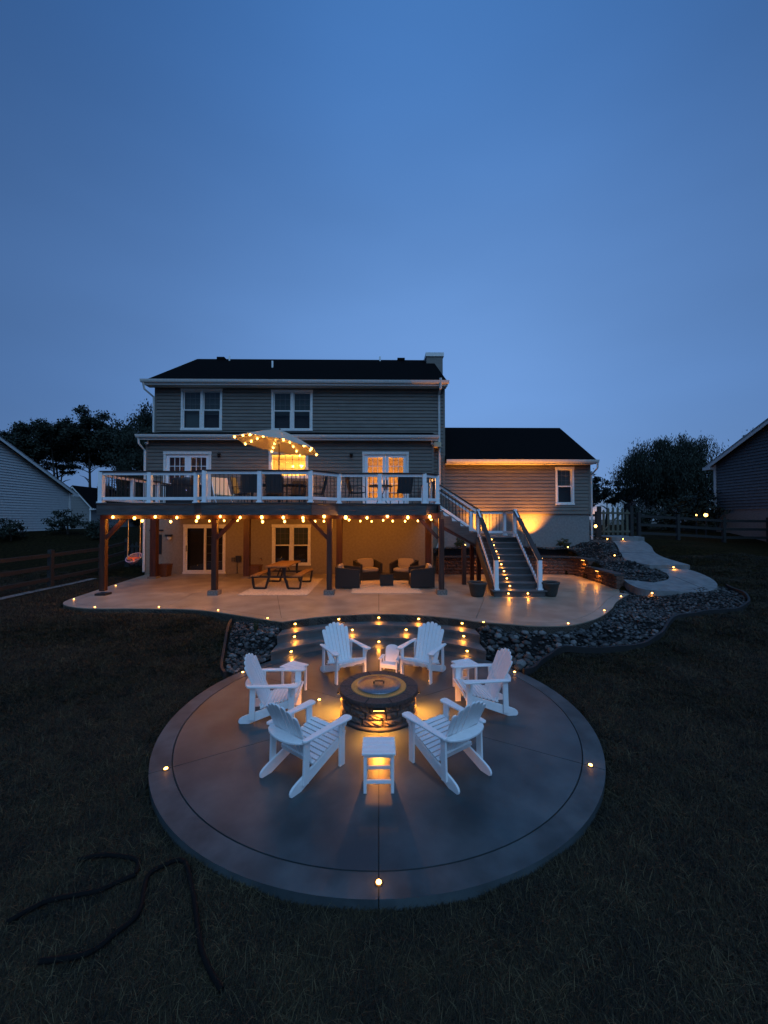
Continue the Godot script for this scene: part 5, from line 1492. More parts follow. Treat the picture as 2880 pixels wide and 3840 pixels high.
# ------------------------------------------------------------------ things on the deck
func make_umbrella() -> void:
	var o := thing("patio_umbrella", "tilted beige patio umbrella with glowing bulbs under its ribs on the deck", "umbrella", V(-3.48, DF, 13.7))
	part(o, "pole", tube([Vector3(0, 0, 0), Vector3(0, 2.3, 0)], 0.024, 10), M.pole)
	part(o, "base", lathe([Vector2(0, 0), Vector2(0.25, 0), Vector2(0.25, 0.05), Vector2(0.05, 0.09), Vector2(0.03, 0.3)], 20), M.black)
	var tilt := Basis(Vector3(0, 0, 1), -0.15) * Basis(Vector3.RIGHT, -0.03)
	var top := Vector3(0.02, 2.66, 0)
	var n := 8
	var R := 1.5
	var tips: Array = []
	for k in n:
		var a := TAU * (k + 0.5) / n
		tips.append(Vector3(cos(a) * R, -0.56, sin(a) * R))
	var st := new_st()
	for k in n:
		var a: Vector3 = tips[k]; var b: Vector3 = tips[(k + 1) % n]
		for i in 6:
			var t0 := i / 6.0; var t1 := (i + 1) / 6.0
			var f := func(p: Vector3, t: float) -> Vector3: return top + tilt * (Vector3(p.x * t, p.y * pow(t, 1.25), p.z * t))
			var m0: Vector3 = f.call((a + b) / 2 * 0.985, t0) + Vector3.DOWN * 0.02 * t0; var m1: Vector3 = f.call((a + b) / 2 * 0.985, t1) + Vector3.DOWN * 0.02 * t1
			quad(st, f.call(a, t0), f.call(a, t1), m1, m0)
			quad(st, m0, m1, f.call(b, t1), f.call(b, t0))
	part(o, "canopy", done(st), M.canvas)
	part(o, "finial", cache.ball, M.pole, Transform3D(Basis.from_scale(Vector3(0.07, 0.05, 0.07)), top + Vector3.UP * 0.03))
	var hub := top + tilt * Vector3(0, -0.1, 0)
	part(o, "hub", cache.rod, M.trim, Transform3D(Basis.from_scale(Vector3(0.07, 0.1, 0.07)), Vector3(0, 2.22, 0)))
	part(o, "mast_top", tube([Vector3(0, 2.28, 0), top], 0.02, 8), M.pole)
	for k in n:
		var p: Vector3 = tips[k]
		var rib := part(o, "rib", unit_box, M.pole, bar_xf(hub, top + tilt * (p * 0.99 + Vector3.DOWN * 0.035), 0.018, 0.02))
		part(o, "strut", unit_box, M.trim, bar_xf(Vector3(0, 2.24, 0), top + tilt * (Vector3(p.x * 0.5, p.y * 0.42, p.z * 0.5) + Vector3.DOWN * 0.03), 0.016, 0.016))
		for i in 4:
			var t := 0.44 + 0.165 * i
			var q := top + tilt * (Vector3(p.x * t, p.y * pow(t, 1.25) - 0.065, p.z * t))
			part(o, "bulb", cache.ball, M.bulb, Transform3D(Basis.from_scale(Vector3(0.075, 0.085, 0.075)), q))
			omni(o, q, 0.15, 0.03)

func make_sling_chair(label: String) -> Node3D:      # facing +z
	var o := thing("deck_chair", label, "chair", Vector3.ZERO, 0.0, "dark sling chairs on the deck")
	part(o, "back", unit_box, M.sling, Transform3D(Basis(Vector3.RIGHT, -0.22) * Basis.from_scale(Vector3(0.5, 0.62, 0.025)), Vector3(0, 0.7, -0.27)))
	part(o, "seat", unit_box, M.sling, Transform3D(Basis(Vector3.RIGHT, -0.06) * Basis.from_scale(Vector3(0.5, 0.025, 0.48)), Vector3(0, 0.42, 0)))
	for s in [-1.0, 1.0]:
		part(o, "arm", tube([Vector3(0.27 * s, 0.64, -0.28), Vector3(0.28 * s, 0.66, 0.1), Vector3(0.28 * s, 0.6, 0.24), Vector3(0.27 * s, 0.0, 0.26)], 0.014, 6), M.black)
		part(o, "leg", tube([Vector3(0.27 * s, 0.95, -0.33), Vector3(0.27 * s, 0.42, -0.2), Vector3(0.27 * s, 0.0, -0.3)], 0.014, 6), M.black)
	o.set_meta("base_name", "deck_chair")
	return o

func make_deck_furniture() -> void:
	var t := thing("dining_table", "dark outdoor dining table round the umbrella pole on the deck", "table", V(-3.48, DF, 13.7))
	part(t, "top", unit_box, M.black, Transform3D(Basis.from_scale(Vector3(1.8, 0.03, 1.0)), Vector3(0, 0.72, 0)))
	for sx in [-1.0, 1.0]:
		for sz in [-1.0, 1.0]: part(t, "leg", unit_box, M.black, Transform3D(Basis.from_scale(Vector3(0.05, 0.7, 0.05)), Vector3(0.8 * sx, 0.355, 0.42 * sz)))
	var c := make_sling_chair("dark sling chair at the dining table, right one with its back to the yard")
	c.position = V(-3.35, DF, 12.85); c.rotation.y = PI
	dup(c, V(-4.15, DF, 12.85), PI + 0.15, "dark sling chair at the dining table, left one with its back to the yard")
	dup(c, V(-4.75, DF, 13.75), PI / 2, "dark sling chair at the left end of the deck dining table")
	dup(c, V(-2.15, DF, 13.6), -PI / 2, "dark sling chair at the right end of the deck dining table")
	dup(c, V(-3.9, DF, 14.6), 0.1, "dark sling chair on the house side of the dining table, left one")
	dup(c, V(-3.05, DF, 14.6), -0.1, "dark sling chair on the house side of the dining table, right one")
	dup(c, V(-0.75, DF, 13.2), PI / 2 + 0.25, "dark sling chair left of the small round deck table")
	dup(c, V(0.75, DF, 13.2), PI + 0.5, "dark sling chair right of the small round deck table, back to the yard")
	var b := thing("bistro_table", "small round dark table in front of the right French doors", "table", V(0.05, DF, 13.5))
	part(b, "top", lathe([Vector2(0, 0.7), Vector2(0.4, 0.7), Vector2(0.4, 0.66), Vector2(0, 0.66)], 24, false), M.black)
	for k in 3:
		var a := TAU * k / 3
		part(b, "leg", tube([Vector3(cos(a) * 0.3, 0.0, sin(a) * 0.3), Vector3(cos(a) * 0.05, 0.35, sin(a) * 0.05), Vector3(cos(a) * 0.2, 0.66, sin(a) * 0.2)], 0.014, 6), M.black)
	# towel-covered chaise lit by the umbrella bulbs
	var w := thing("folding_chair", "folding chair draped with a pale patterned towel beside the deck table", "chair", V(-5.15, DF, 13.0), 0.7)
	part(w, "backrest", unit_box, M.towel, Transform3D(Basis(Vector3.RIGHT, -0.5) * Basis.from_scale(Vector3(0.5, 0.72, 0.03)), Vector3(0, 0.62, -0.2)))
	part(w, "seat", unit_box, M.towel, Transform3D(Basis(Vector3.RIGHT, 0.1) * Basis.from_scale(Vector3(0.5, 0.03, 0.45)), Vector3(0, 0.34, 0.12)))
	for s in [-1.0, 1.0]:
		part(w, "frame", tube([Vector3(0.26 * s, 0.95, -0.38), Vector3(0.26 * s, 0.3, -0.02), Vector3(0.26 * s, 0.0, 0.25)], 0.014, 6), M.vinyl)
		part(w, "leg", tube([Vector3(0.26 * s, 0.36, 0.3), Vector3(0.26 * s, 0.0, -0.25)], 0.014, 6), M.vinyl)
	var g := thing("grill", "dark covered grill with a tiny blue light behind the left deck railing", "grill", V(-7.35, DF, 14.9))
	part(g, "cart", unit_box, M.black, Transform3D(Basis.from_scale(Vector3(1.1, 0.75, 0.55)), Vector3(0, 0.42, 0)))
	part(g, "hood", cache.pillow, M.black, Transform3D(Basis.from_scale(Vector3(0.8, 0.4, 0.55)), Vector3(0, 0.92, 0)))
	for s in [-1.0, 1.0]: part(g, "side_shelf", unit_box, M.black, Transform3D(Basis.from_scale(Vector3(0.3, 0.03, 0.5)), Vector3(0.6 * s, 0.8, 0)))
	part(g, "indicator_light", cache.ball, M.led, Transform3D(Basis.from_scale(Vector3.ONE * 0.035), Vector3(0.2, 0.62, 0.28)))

func make_swing() -> void:
	var o := thing("toddler_swing", "blue and white toddler swing with an orange bar hanging under the deck", "swing", V(-8.15, 1.3, 13.2), 0.5)
	for s in [-1.0, 1.0]:
		part(o, "rope", tube([Vector3(0.17 * s, 1.66, 0.0), Vector3(0.17 * s, 0.95, 0.0), Vector3(0.17 * s, 0.14, 0.15)], 0.012, 5), M.rope)
		part(o, "rope", tube([Vector3(0.17 * s, 0.95, 0.0), Vector3(0.17 * s, 0.42, -0.16)], 0.012, 5), M.rope)
	# moulded bucket: shell with a thick pale rim
	var st := new_st(true)
	var rim: Array = []
	var ns := 20
	for k in ns:
		var a := TAU * k / ns
		rim.append(Vector3(cos(a) * 0.2 - sin(a) * 0.1, 0.2 - 0.13 * sin(a), sin(a) * 0.24))
	var bot := Vector3(0, 0.02, 0.0)
	for k in ns:
		var a: Vector3 = rim[k]; var b: Vector3 = rim[(k + 1) % ns]
		var am := a.lerp(bot, 0.45) + Vector3(0, -0.06, 0); var bm := b.lerp(bot, 0.45) + Vector3(0, -0.06, 0)
		quad(st, a, am, bm, b)
		tri(st, am, bot, bm)
	part(o, "seat", done(st), M.swing_blue)
	rim.append(rim[0])
	part(o, "rim", tube(rim, 0.018, 6), M.swing_rim)
	part(o, "safety_bar", unit_box, M.swing_orange, bar_xf(Vector3(-0.17, 0.19, 0.1), Vector3(0.17, 0.19, 0.1), 0.05, 0.05))
	part(o, "safety_bar", unit_box, M.swing_orange, bar_xf(Vector3(0, 0.18, 0.1), Vector3(0, 0.06, 0.2), 0.05, 0.03))
	bx(o, "hanger", M.rope, 0.0, 1.66, 0.0, 0.42, 0.03, 0.06)

# ------------------------------------------------------------------ planting and surroundings
func crown_mesh(seed_: int, rx: float, ry: float, blobs: int, per: int, leaf: float, droop := 0.0) -> ArrayMesh:
	var r := RandomNumberGenerator.new()
	r.seed = seed_
	var st := new_st()
	for b in blobs:
		var dv := Vector3(r.randfn(), r.randfn(), r.randfn()).normalized() * pow(r.randf(), 0.4)
		var c := Vector3(dv.x * rx, dv.y * ry, dv.z * rx)
		var br := r.randf_range(0.16, 0.3) * minf(rx, ry)
		for k in per:
			var p := c + Vector3(r.randfn(), r.randfn() * 0.7, r.randfn()) * br * 0.55
			if droop > 0.0: p.y -= absf(r.randfn()) * droop * clampf(Vector2(p.x, p.z).length() / rx, 0.2, 1.2)
			var u := Vector3(r.randfn(), r.randfn(), r.randfn()).normalized()
			if droop > 0.0: u = (u * 0.5 + Vector3.DOWN).normalized()
			var v := u.cross(Vector3(r.randfn(), r.randfn(), r.randfn())).normalized()
			var l := leaf * r.randf_range(0.6, 1.3)
			var w := l * (0.55 if droop == 0.0 else 0.22)
			tri(st, p - u * l * 0.5, p + v * w * 0.5, p + u * l * 0.5)
			tri(st, p - u * l * 0.5, p + u * l * 0.5, p - v * w * 0.5)
	return done(st)

func trunk_mesh(seed_: int, h: float, r0: float, spread: float, limbs := 5) -> ArrayMesh:
	var r := RandomNumberGenerator.new()
	r.seed = seed_
	var st := new_st(true)
	var top := Vector3(r.randf_range(-0.1, 0.1) * h, h, r.randf_range(-0.1, 0.1) * h)
	var mid := top * 0.5 + Vector3(r.randf_range(-0.03, 0.03) * h, 0, 0)
	st_tube(st, [Vector3(0, -0.3, 0), mid * 0.5, mid, top], [r0 * 1.15, r0 * 0.85, r0 * 0.65, r0 * 0.25], 7)
	for k in limbs:
		var t := r.randf_range(0.4, 0.9)
		var a := TAU * k / limbs + r.randf()
		var s := mid.lerp(top, (t - 0.4) / 0.6)
		var e := s + Vector3(cos(a) * spread, spread * r.randf_range(0.4, 0.9), sin(a) * spread)
		st_tube(st, [s, s.lerp(e, 0.5) + Vector3.UP * spread * 0.1, e], [r0 * 0.4, r0 * 0.25, r0 * 0.08], 5)
	return done(st)

func tree(called: String, label: String, x: float, d: float, h0: float, trunk: Mesh, crown: Mesh, crown_at: float, s: Vector3, turn: float, group: String, leafmat: Material) -> void:
	var o := thing(called, label, "tree", V(x, h0, d), turn, group)
	part(o, "trunk", trunk, M.bark, Transform3D(Basis.from_scale(Vector3(s.x * 0.9, s.y, s.x * 0.9)), Vector3.ZERO))
	part(o, "crown", crown, leafmat, Transform3D(Basis.from_scale(s), Vector3(0, crown_at * s.y, 0)))

func make_trees() -> void:
	# the wood on the skyline at the left: tall trunks with sky between them
	var ct: Array = []
	var cc: Array = []
	for k in 3:
		ct.append(trunk_mesh(100 + k, 12.5, 0.22, 1.6, 6))
		cc.append(crown_mesh(110 + k, 3.2, 2.6, 50, 170, 0.3))
	var n := 0
	var spots := [[-59.5, 58], [-55.5, 63], [-52.5, 57], [-49.5, 62], [-46.5, 58], [-44, 61], [-41.5, 57], [-39.2, 60], [-37, 57], [-35, 61], [-57, 70], [-47.5, 71], [-42.5, 70], [-37.5, 69]]
	for s in spots:
		var hs: float = 0.98 + 0.12 * sin(n * 2.3)
		tree("woodland_tree", ("tall thin-trunked tree in the dark wood, %s of its front row from the left" % ORD[n]) if n < 10 else ("tall thin-trunked tree further back in the dark wood, %s from the left" % ORD[n - 10]), s[0], s[1], 2.2, ct[n % 3], cc[n % 3], 12.4, Vector3(1.15, hs, 1.15), n * 1.7, "trees of the wood on the left", M.leaf_dark)
		n += 1
	for k in 7:
		var o := thing("thicket_shrub", "dark undergrowth bush at the foot of the left wood, %s from the left" % ORD[k], "shrub", V(-60.0 + 4.4 * k, 2.2, 54.0), k * 1.1, "undergrowth of the left wood")
		part(o, "foliage", cc[k % 3], M.leaf_dark, Transform3D(Basis.from_scale(Vector3(1.1, 1.1, 0.9)), Vector3(0, 2.3, 0)))
	var big_t := trunk_mesh(120, 5.0, 0.3, 2.0, 6)
	var big_c := crown_mesh(121, 4.2, 4.6, 110, 300, 0.24)
	tree("broad_tree", "dense dark tree rising behind the left end of the house", -20.3, 34, 2.2, big_t, big_c, 5.9, Vector3(0.62, 0.98, 0.62), 0.3, "", M.leaf_dark)
	var wc := crown_mesh(131, 4.4, 3.2, 170, 420, 0.27, 1.5)
	tree("weeping_tree", "large dark weeping tree beyond the right fence", 28.4, 38, 2.4, trunk_mesh(130, 4.0, 0.34, 2.2, 7), wc, 5.4, Vector3(1.0, 1.0, 1.0), 0.0, "", M.leaf_dark)
	tree("small_tree", "small round tree right of the garage corner", 26.2, 45, 2.4, trunk_mesh(140, 2.4, 0.14, 0.9, 5), crown_mesh(141, 2.3, 1.5, 40, 80, 0.26), 3.4, Vector3.ONE, 0.0, "", M.leaf_dark)
	tree("small_tree", "pointed dark tree just behind the garage corner", 22.6, 42, 2.4, trunk_mesh(142, 2.4, 0.14, 0.8, 5), crown_mesh(143, 1.5, 2.6, 36, 80, 0.26), 3.4, Vector3.ONE, 0.0, "", M.leaf_dark)
	tree("small_tree", "tree showing above the roof of the right neighbour", 34.5, 34, 2.4, big_t, big_c, 6.4, Vector3(0.55, 0.75, 0.55), 0.8, "", M.leaf_dark)
	var sm := crown_mesh(150, 0.5, 0.42, 34, 60, 0.07)
	var bushes := [[3.42, 16.45, 0.55, "round clipped shrub behind the deck stairs, left of the landing"], [7.72, 16.4, 0.55, "round clipped shrub at the garage wall below its window"], [-19.6, 25, 1.9, "shrub at the foot of the left neighbour's pale wall, right one"], [-17.4, 24.5, 1.8, "dark shrub beyond the corner of the left neighbour's wall"], [-20.8, 22.5, 1.6, "shrub in the left neighbour's bed nearest the fence"], [-23.5, 21.5, 2.2, "dark bush at the far left edge of the picture"], [17.2, 22, 2.6, "dark hedge bush beyond the right fence"], [18.6, 22.6, 2.9, "dark hedge bush beside the right neighbour's house"], [15.9, 23.5, 2.0, "low dark bush left of the hedge beyond the right fence"]]
	for b in bushes:
		var o := thing("shrub", b[3], "shrub", V(b[0], ground_h(b[0], b[1]), b[1]), b[0], "")
		part(o, "foliage", sm, M.leaf if b[2] < 1.0 else M.leaf_dark, Transform3D(Basis.from_scale(Vector3.ONE * b[2]), Vector3(0, 0.36 * b[2], 0)))
		part(o, "stem", cache.rod, M.bark, Transform3D(Basis.from_scale(Vector3(0.05, 0.4, 0.05) * b[2]), Vector3(0, 0.15 * b[2], 0)))
	# feathery grass clump in the left cobble bed
	var gst := new_st()
	for k in 90:
		var a := rng.randf() * TAU
		var l := rng.randf_range(0.14, 0.3)
		var lean := rng.randf_range(0.1, 0.5)
		var od := Vector3(cos(a), 0, sin(a))
		var b0 := od * 0.03
		var tp := od * lean * l + Vector3.UP * l * 0.9
		var sd := Vector3(-sin(a), 0, cos(a)) * 0.004
		tri(gst, b0 - sd, b0 + sd, tp)
	var gc := part(self, "ornamental_grass", done(gst), M.leaf, Transform3D(Basis.IDENTITY, V(-2.62, ground_h(-2.62, 8.45) + 0.02, 8.45)))
	tag(gc, "small feathery grass clump among the cobbles left of the curved steps", "plant")

func rail_fence(called: String, label: String, pts: Array, rails := 3) -> void:
	var o := thing(called, label, "fence")
	for i in pts.size():
		var p: Vector2 = pts[i]
		var h := ground_h(p.x, p.y)
		bx(o, "post", M.fence, p.x, h + 0.58, p.y, 0.13, 1.3, 0.13)
		if i < pts.size() - 1:
			var q: Vector2 = pts[i + 1]
			var h2 := ground_h(q.x, q.y)
			for k in rails:
				bar(o, "rail", M.fence, V(p.x, h + 0.25 + 0.4 * k, p.y), V(q.x, h2 + 0.25 + 0.4 * k, q.y), 0.05, 0.12)

func gate(label: String, x: float, d: float, h: float, w: float, tall: float, m: Material) -> void:
	var o := thing("picket_gate", label, "gate", V(x, h, d))
	var n := 6
	for k in n:
		var px := -w / 2 + w * (k + 0.5) / n
		var th := tall * (0.86 + 0.14 * sin(PI * (k + 0.5) / n))
		part(o, "picket", extrude(PackedVector2Array([Vector2(-0.055, 0.06), Vector2(0.055, 0.06), Vector2(0.055, th - 0.06), Vector2(0, th), Vector2(-0.055, th - 0.06)]), 0.022, 0.003), m, Transform3D(Basis.IDENTITY, Vector3(px, 0, 0.02)))
	for y in [0.22, tall * 0.78]: part(o, "rail", unit_box, m, Transform3D(Basis.from_scale(Vector3(w, 0.09, 0.03)), Vector3(0, y, 0.05)))
	part(o, "brace", unit_box, m, bar_xf(Vector3(-w * 0.46, 0.24, 0.05), Vector3(w * 0.2, tall * 0.78, 0.05), 0.03, 0.09, Vector3(0, 0, 1)))
	for s in [-1.0, 1.0]: part(o, "gate_post", unit_box, M.fence, Transform3D(Basis.from_scale(Vector3(0.14, tall * 1.02, 0.14)), Vector3((w / 2 + 0.09) * s, tall * 0.5, 0)))

# simple gabled house seen from its end
func gable_house(called: String, label: String, x0: float, x1: float, d: float, depth: float, base: float, eave: float, ridge: float, wallm: Material, course: float, at := Transform3D.IDENTITY) -> Node3D:
	var o := thing(called, label, "house")
	o.transform = at
	var xm := (x0 + x1) / 2
	var st := new_st()
	var h := base
	var k := 0
	while h < ridge - 0.05:      # lapped courses on the gable end
		var t := minf(course, ridge - h)
		var f0 := clampf((h - eave) / (ridge - eave), 0.0, 1.0); var f1 := clampf((h + t - eave) / (ridge - eave), 0.0, 1.0)
		var a0 := lerpf(x0, xm, f0); var b0 := lerpf(x1, xm, f0); var a1 := lerpf(x0, xm, f1); var b1 := lerpf(x1, xm, f1)
		quad(st, V(a0, h, d - 0.045), V(a1, h + t, d), V(b1, h + t, d), V(b0, h, d - 0.045))
		quad(st, V(a0, h, d), V(a0, h, d - 0.045), V(b0, h, d - 0.045), V(b0, h, d))
		h += t
	part(o, "siding", done(st), wallm)
	bc(o, "side_wall", wallm, x0, x0 + 0.2, base - 1.5, eave, d + 0.01, d + depth)
	bc(o, "side_wall", wallm, x1 - 0.2, x1, base - 1.5, eave, d + 0.01, d + depth)
	bc(o, "back_wall", wallm, x0, x1, base - 1.5, eave, d + depth - 0.2, d + depth)
	bc(o, "foundation", M.parge, x0 + 0.02, x1 - 0.02, base - 2.0, base, d - 0.01, d + 0.2)
	for s in [[x0, -1.0], [x1, 1.0]]:
		var ex: float = s[0] + s[1] * 0.4
		var ey: float = eave - 0.4 * (ridge - eave) / (xm - x0)
		part(o, "roof", roof_slab([V(ex, ey + 0.15, d - 0.3), V(xm, ridge + 0.15, d - 0.3), V(xm, ridge + 0.15, d + depth + 0.3), V(ex, ey + 0.15, d + depth + 0.3)], 0.12), M.roof)
		part(o, "rake_board", unit_box, M.trim, bar_xf(V(ex, ey, d - 0.28), V(xm, ridge, d - 0.28), 0.04, 0.2))
		bx(o, "eave_return", M.trim, ex - s[1] * 0.15, ey + 0.02, d - 0.1, 0.5, 0.16, 0.4)
		bx(o, "corner_board", M.trim, s[0] - s[1] * 0.05, (base + eave) / 2, d - 0.05, 0.12, eave - base, 0.06)
	return o

func make_surroundings() -> void:
	gable_house("neighbour_house", "pale sided neighbour's house with a sloping gable at the left edge", -6.0, 6.0, 0, 11, 2.05, 4.68, 7.7, M.neighbour, 0.16, Transform3D(Basis(Vector3.UP, PI / 2), V(-22, 0, 22.2)))
	gable_house("neighbour_house", "dark grey neighbour's house at the right edge of the picture", -5.0, 5.0, 0, 11, 3.3, 5.85, 8.3, M.neighbour2, 0.16, Transform3D(Basis(Vector3.UP, -PI / 2), V(19, 0, 16.9)))
	gable_house("distant_house", "small distant house with a dark roof beyond the left neighbour", -37.4, -33.4, 46, 9, 2.6, 4.4, 6.6, M.parge, 0.3)
	var w := gable_house("distant_house", "distant white house seen under the small tree beside the garage", 36.5, 44.0, 70, 9, 2.8, 6.0, 8.0, M.vinyl, 0.3)
	var g := gable_house("distant_house", "distant grey house with a white window beyond the garden gate", 45.0, 54.0, 68, 9, 3.0, 6.4, 9.0, M.neighbour2, 0.3)
	bc(g, "window", M.trim, 48.2, 49.6, 4.6, 6.2, 67.85, 67.95)
	bc(g, "garage_door", M.vinyl, 46.0, 48.0, 2.6, 3.4, 67.85, 67.95)
	var pl := gable_house("distant_house", "distant house with a small lit porch beyond the weeping tree", 50.5, 56.0, 62, 6, 3.2, 5.2, 6.6, M.neighbour, 0.3)
	for q in [[V(50.2, 4.35, 61.4), "distant porch lamp glowing right of the garden gate", 0.22], [V(16.5, 2.99, 19.6), "bright yard lamp beside the right neighbour's house", 0.17], [V(16.02, 2.99, 19.6), "small yard lamp left of the bright one by the right neighbour", 0.07], [V(38.7, 4.1, 69.2), "lamp glowing orange on the distant white house beside the garage corner", 0.3]]:
		var o := thing("yard_lamp", q[1], "lamp", q[0])
		part(o, "globe", cache.ball, M.bulb, Transform3D(Basis.from_scale(Vector3.ONE * q[2]), Vector3.ZERO))
		part(o, "post", cache.rod, M.black, Transform3D(Basis.from_scale(Vector3(0.06, 2.4, 0.06)), Vector3(0, -1.2 - q[2] * 0.5, 0)))
		omni(o, Vector3.ZERO, 0.25 if q[2] > 0.2 else 0.05, 0.08)
	# fences
	rail_fence("rail_fence", "dark wooden rail fence along the left side of the yard", [Vector2(-11.0, 6.2), Vector2(-11.0, 8.6), Vector2(-11.02, 11.0), Vector2(-11.05, 13.4), Vector2(-11.05, 15.8), Vector2(-11.05, 17.4)])
	rail_fence("rail_fence", "dark wooden rail fence running right from the garden gate", [Vector2(12.35, 18.5), Vector2(14.3, 18.6), Vector2(16.6, 18.7), Vector2(18.9, 18.8)])
	rail_fence("rail_fence", "short dark rail fence between the garage corner and the gate", [Vector2(9.45, 18.5), Vector2(10.35, 18.5)])
	gate("pale wooden picket gate at the top of the walkway", 11.22, 18.5, 1.98, 1.35, 1.4, M.gate)
	gate("grey picket gate with a diagonal brace behind the left deck posts", -10.35, 17.4, ground_h(-10.4, 17.4), 1.1, 1.15, M.fence)
	var strip := draped(PackedVector2Array([Vector2(-10.85, 6.0), Vector2(-10.6, 6.0), Vector2(-10.62, 15.0), Vector2(-10.86, 15.0)]), 0.25, 0.03)
	structure("kerb_strip", strip, M.walk)
	# lamp by the gate, uplights at the garage wall, stake lights in the upper bed
	var gl := thing("gate_lamp", "lamp glowing on a short post between the garage corner and the gate", "lamp", V(9.95, 1.9, 17.9))
	part(gl, "stem", cache.rod, M.black, Transform3D(Basis.from_scale(Vector3(0.04, 0.5, 0.04)), Vector3(0, 0.25, 0)))
	part(gl, "globe", cache.ball, M.bulb, Transform3D(Basis.from_scale(Vector3(0.12, 0.14, 0.12)), Vector3(0, 0.56, 0)))
	omni(gl, Vector3(0, 0.56, 0), 0.03, 0.04)
	for q in [[4.45, "left"], [6.5, "right"]]:
		var u := thing("uplight", "garden uplight washing the garage siding, the %s one behind the stairs" % q[1], "light", V(q[0], ground_h(q[0], 16.28) + 0.03, 16.28), 0.0, "uplights at the garage wall")
		part(u, "spike", cache.rod, M.black, Transform3D(Basis.from_scale(Vector3(0.02, 0.12, 0.02)), Vector3(0, 0.0, 0)))
		part(u, "hood", lathe([Vector2(0.03, 0.03), Vector2(0.04, 0.05), Vector2(0.045, 0.14), Vector2(0.04, 0.14), Vector2(0.035, 0.06)], 12), M.fixture)
		part(u, "lens", lathe([Vector2(0.0, 0.11), Vector2(0.037, 0.11)], 12), M.lens)
		down_spot(u, Vector3(0, 0.16, 0), 34.0, 42.0, PI / 2 - 0.36)
	for q in [[3.55, 16.1, "beside the left shrub behind the stairs"], [7.72, 15.95, "at the shrub below the garage window"], [9.9, 16.9, "in the rocks by the garage corner"], [9.0, 14.9, "in the rocks above the lower capstones"]]:
		var h := ground_h(q[0], q[1])
		var o := thing("stake_light", "tiny stake light %s" % q[2], "light", V(q[0], h, q[1]), 0.0, "stake lights in the upper rock bed")
		part(o, "stake", cache.rod, M.black, Transform3D(Basis.from_scale(Vector3(0.015, 0.14, 0.015)), Vector3(0, 0.05, 0)))
		part(o, "lens", cache.ball, M.lens, Transform3D(Basis.from_scale(Vector3.ONE * 0.045), Vector3(0, 0.14, 0)))
		omni(o, Vector3(0, 0.14, 0), 0.006, 0.02)

# ------------------------------------------------------------------ lawn
func on_lawn(p: Vector2) -> bool:
	if p.distance_to(Vector2(0, CD)) < CR + 0.015: return false
	if absf(p.x) < SX + 0.05 and p.y > CD + 1.5 and p.y < 9.6: return false
	if p.y > 7.0:
		if Geometry2D.is_point_in_polygon(p, patio_poly): return false
		for b in bed_polys:
			if Geometry2D.is_point_in_polygon(p, b): return false
		for b in slab_polys:
			if Geometry2D.is_point_in_polygon(p, b): return false
		if p.y > 15.5 and p.x > -9.7 and p.x < 9.3: return false
	return true

func blades(seed_: int, n: int, lo: float, hi: float, lean: float, wid: float, spread: float) -> ArrayMesh:
	var r := RandomNumberGenerator.new()
	r.seed = seed_
	var st := new_st()
	for k in n:
		var a := r.randf() * TAU
		var od := Vector3(cos(a), 0, sin(a))
		var sd := Vector3(-sin(a), 0, cos(a))
		var b := Vector3(r.randfn(), 0, r.randfn()) * spread
		var l := r.randf_range(lo, hi)
		var ln := lean * r.randf_range(0.4, 1.3)
		var mid := b + od * l * 0.4 * ln + Vector3.UP * l * 0.5 * maxf(0.12, 1.0 - ln * 0.5)
		var tp := b + od * l * ln + Vector3.UP * l * maxf(0.1, 0.9 - ln * 0.6) + sd * r.randf_range(-0.2, 0.2) * l
		var w := wid * r.randf_range(0.7, 1.3)
		tri(st, b - sd * w, mid - sd * w * 0.8, mid + sd * w * 0.8)
		tri(st, b - sd * w, mid + sd * w * 0.8, b + sd * w)
		tri(st, mid - sd * w * 0.8, tp, mid + sd * w * 0.8)
	return done(st)

func scatter(called: String, label: String, mesh: Mesh, count: int, d0: float, d1: float, s0: float, s1: float, dark: Color, pale: Color, power: float) -> void:
	var pos: Array = []
	var tries := 0
	while pos.size() < count and tries < count * 4:
		tries += 1
		var d := d0 * pow(d1 / d0, rng.randf())
		var x := rng.randf_range(-1.05, 1.05) * (d + 0.4)
		if absf(x) > 14.8: continue
		var p := Vector2(x, d)
		if on_lawn(p): pos.append(p)
	var mm := MultiMesh.new()
	mm.transform_format = MultiMesh.TRANSFORM_3D
	mm.use_colors = true
	mm.mesh = mesh
	mm.instance_count = pos.size()
	var f := FastNoiseLite.new()
	f.seed = 9
	f.frequency = 0.6
	for k in pos.size():
		var p: Vector2 = pos[k]
		var s := lerpf(s0, s1, clampf((p.y - d0) / 10.0, 0.0, 1.0)) * rng.randf_range(0.75, 1.25)
		mm.set_instance_transform(k, Transform3D(Basis(Vector3.UP, rng.randf() * TAU) * Basis.from_scale(Vector3.ONE * s), V(p.x, mesh_h(p.x, p.y) - 0.004, p.y)))
		var t := clampf(pow(rng.randf(), power) + 0.35 * f.get_noise_2d(p.x * 3.0, p.y * 3.0), 0.0, 1.0)
		mm.set_instance_color(k, dark.lerp(pale, t))
	var mi := MultiMeshInstance3D.new()
	mi.multimesh = mm
	mi.material_override = M.blade
	mi.name = called
	add_child(mi)
	tag(mi, label, "grass", "", "stuff")

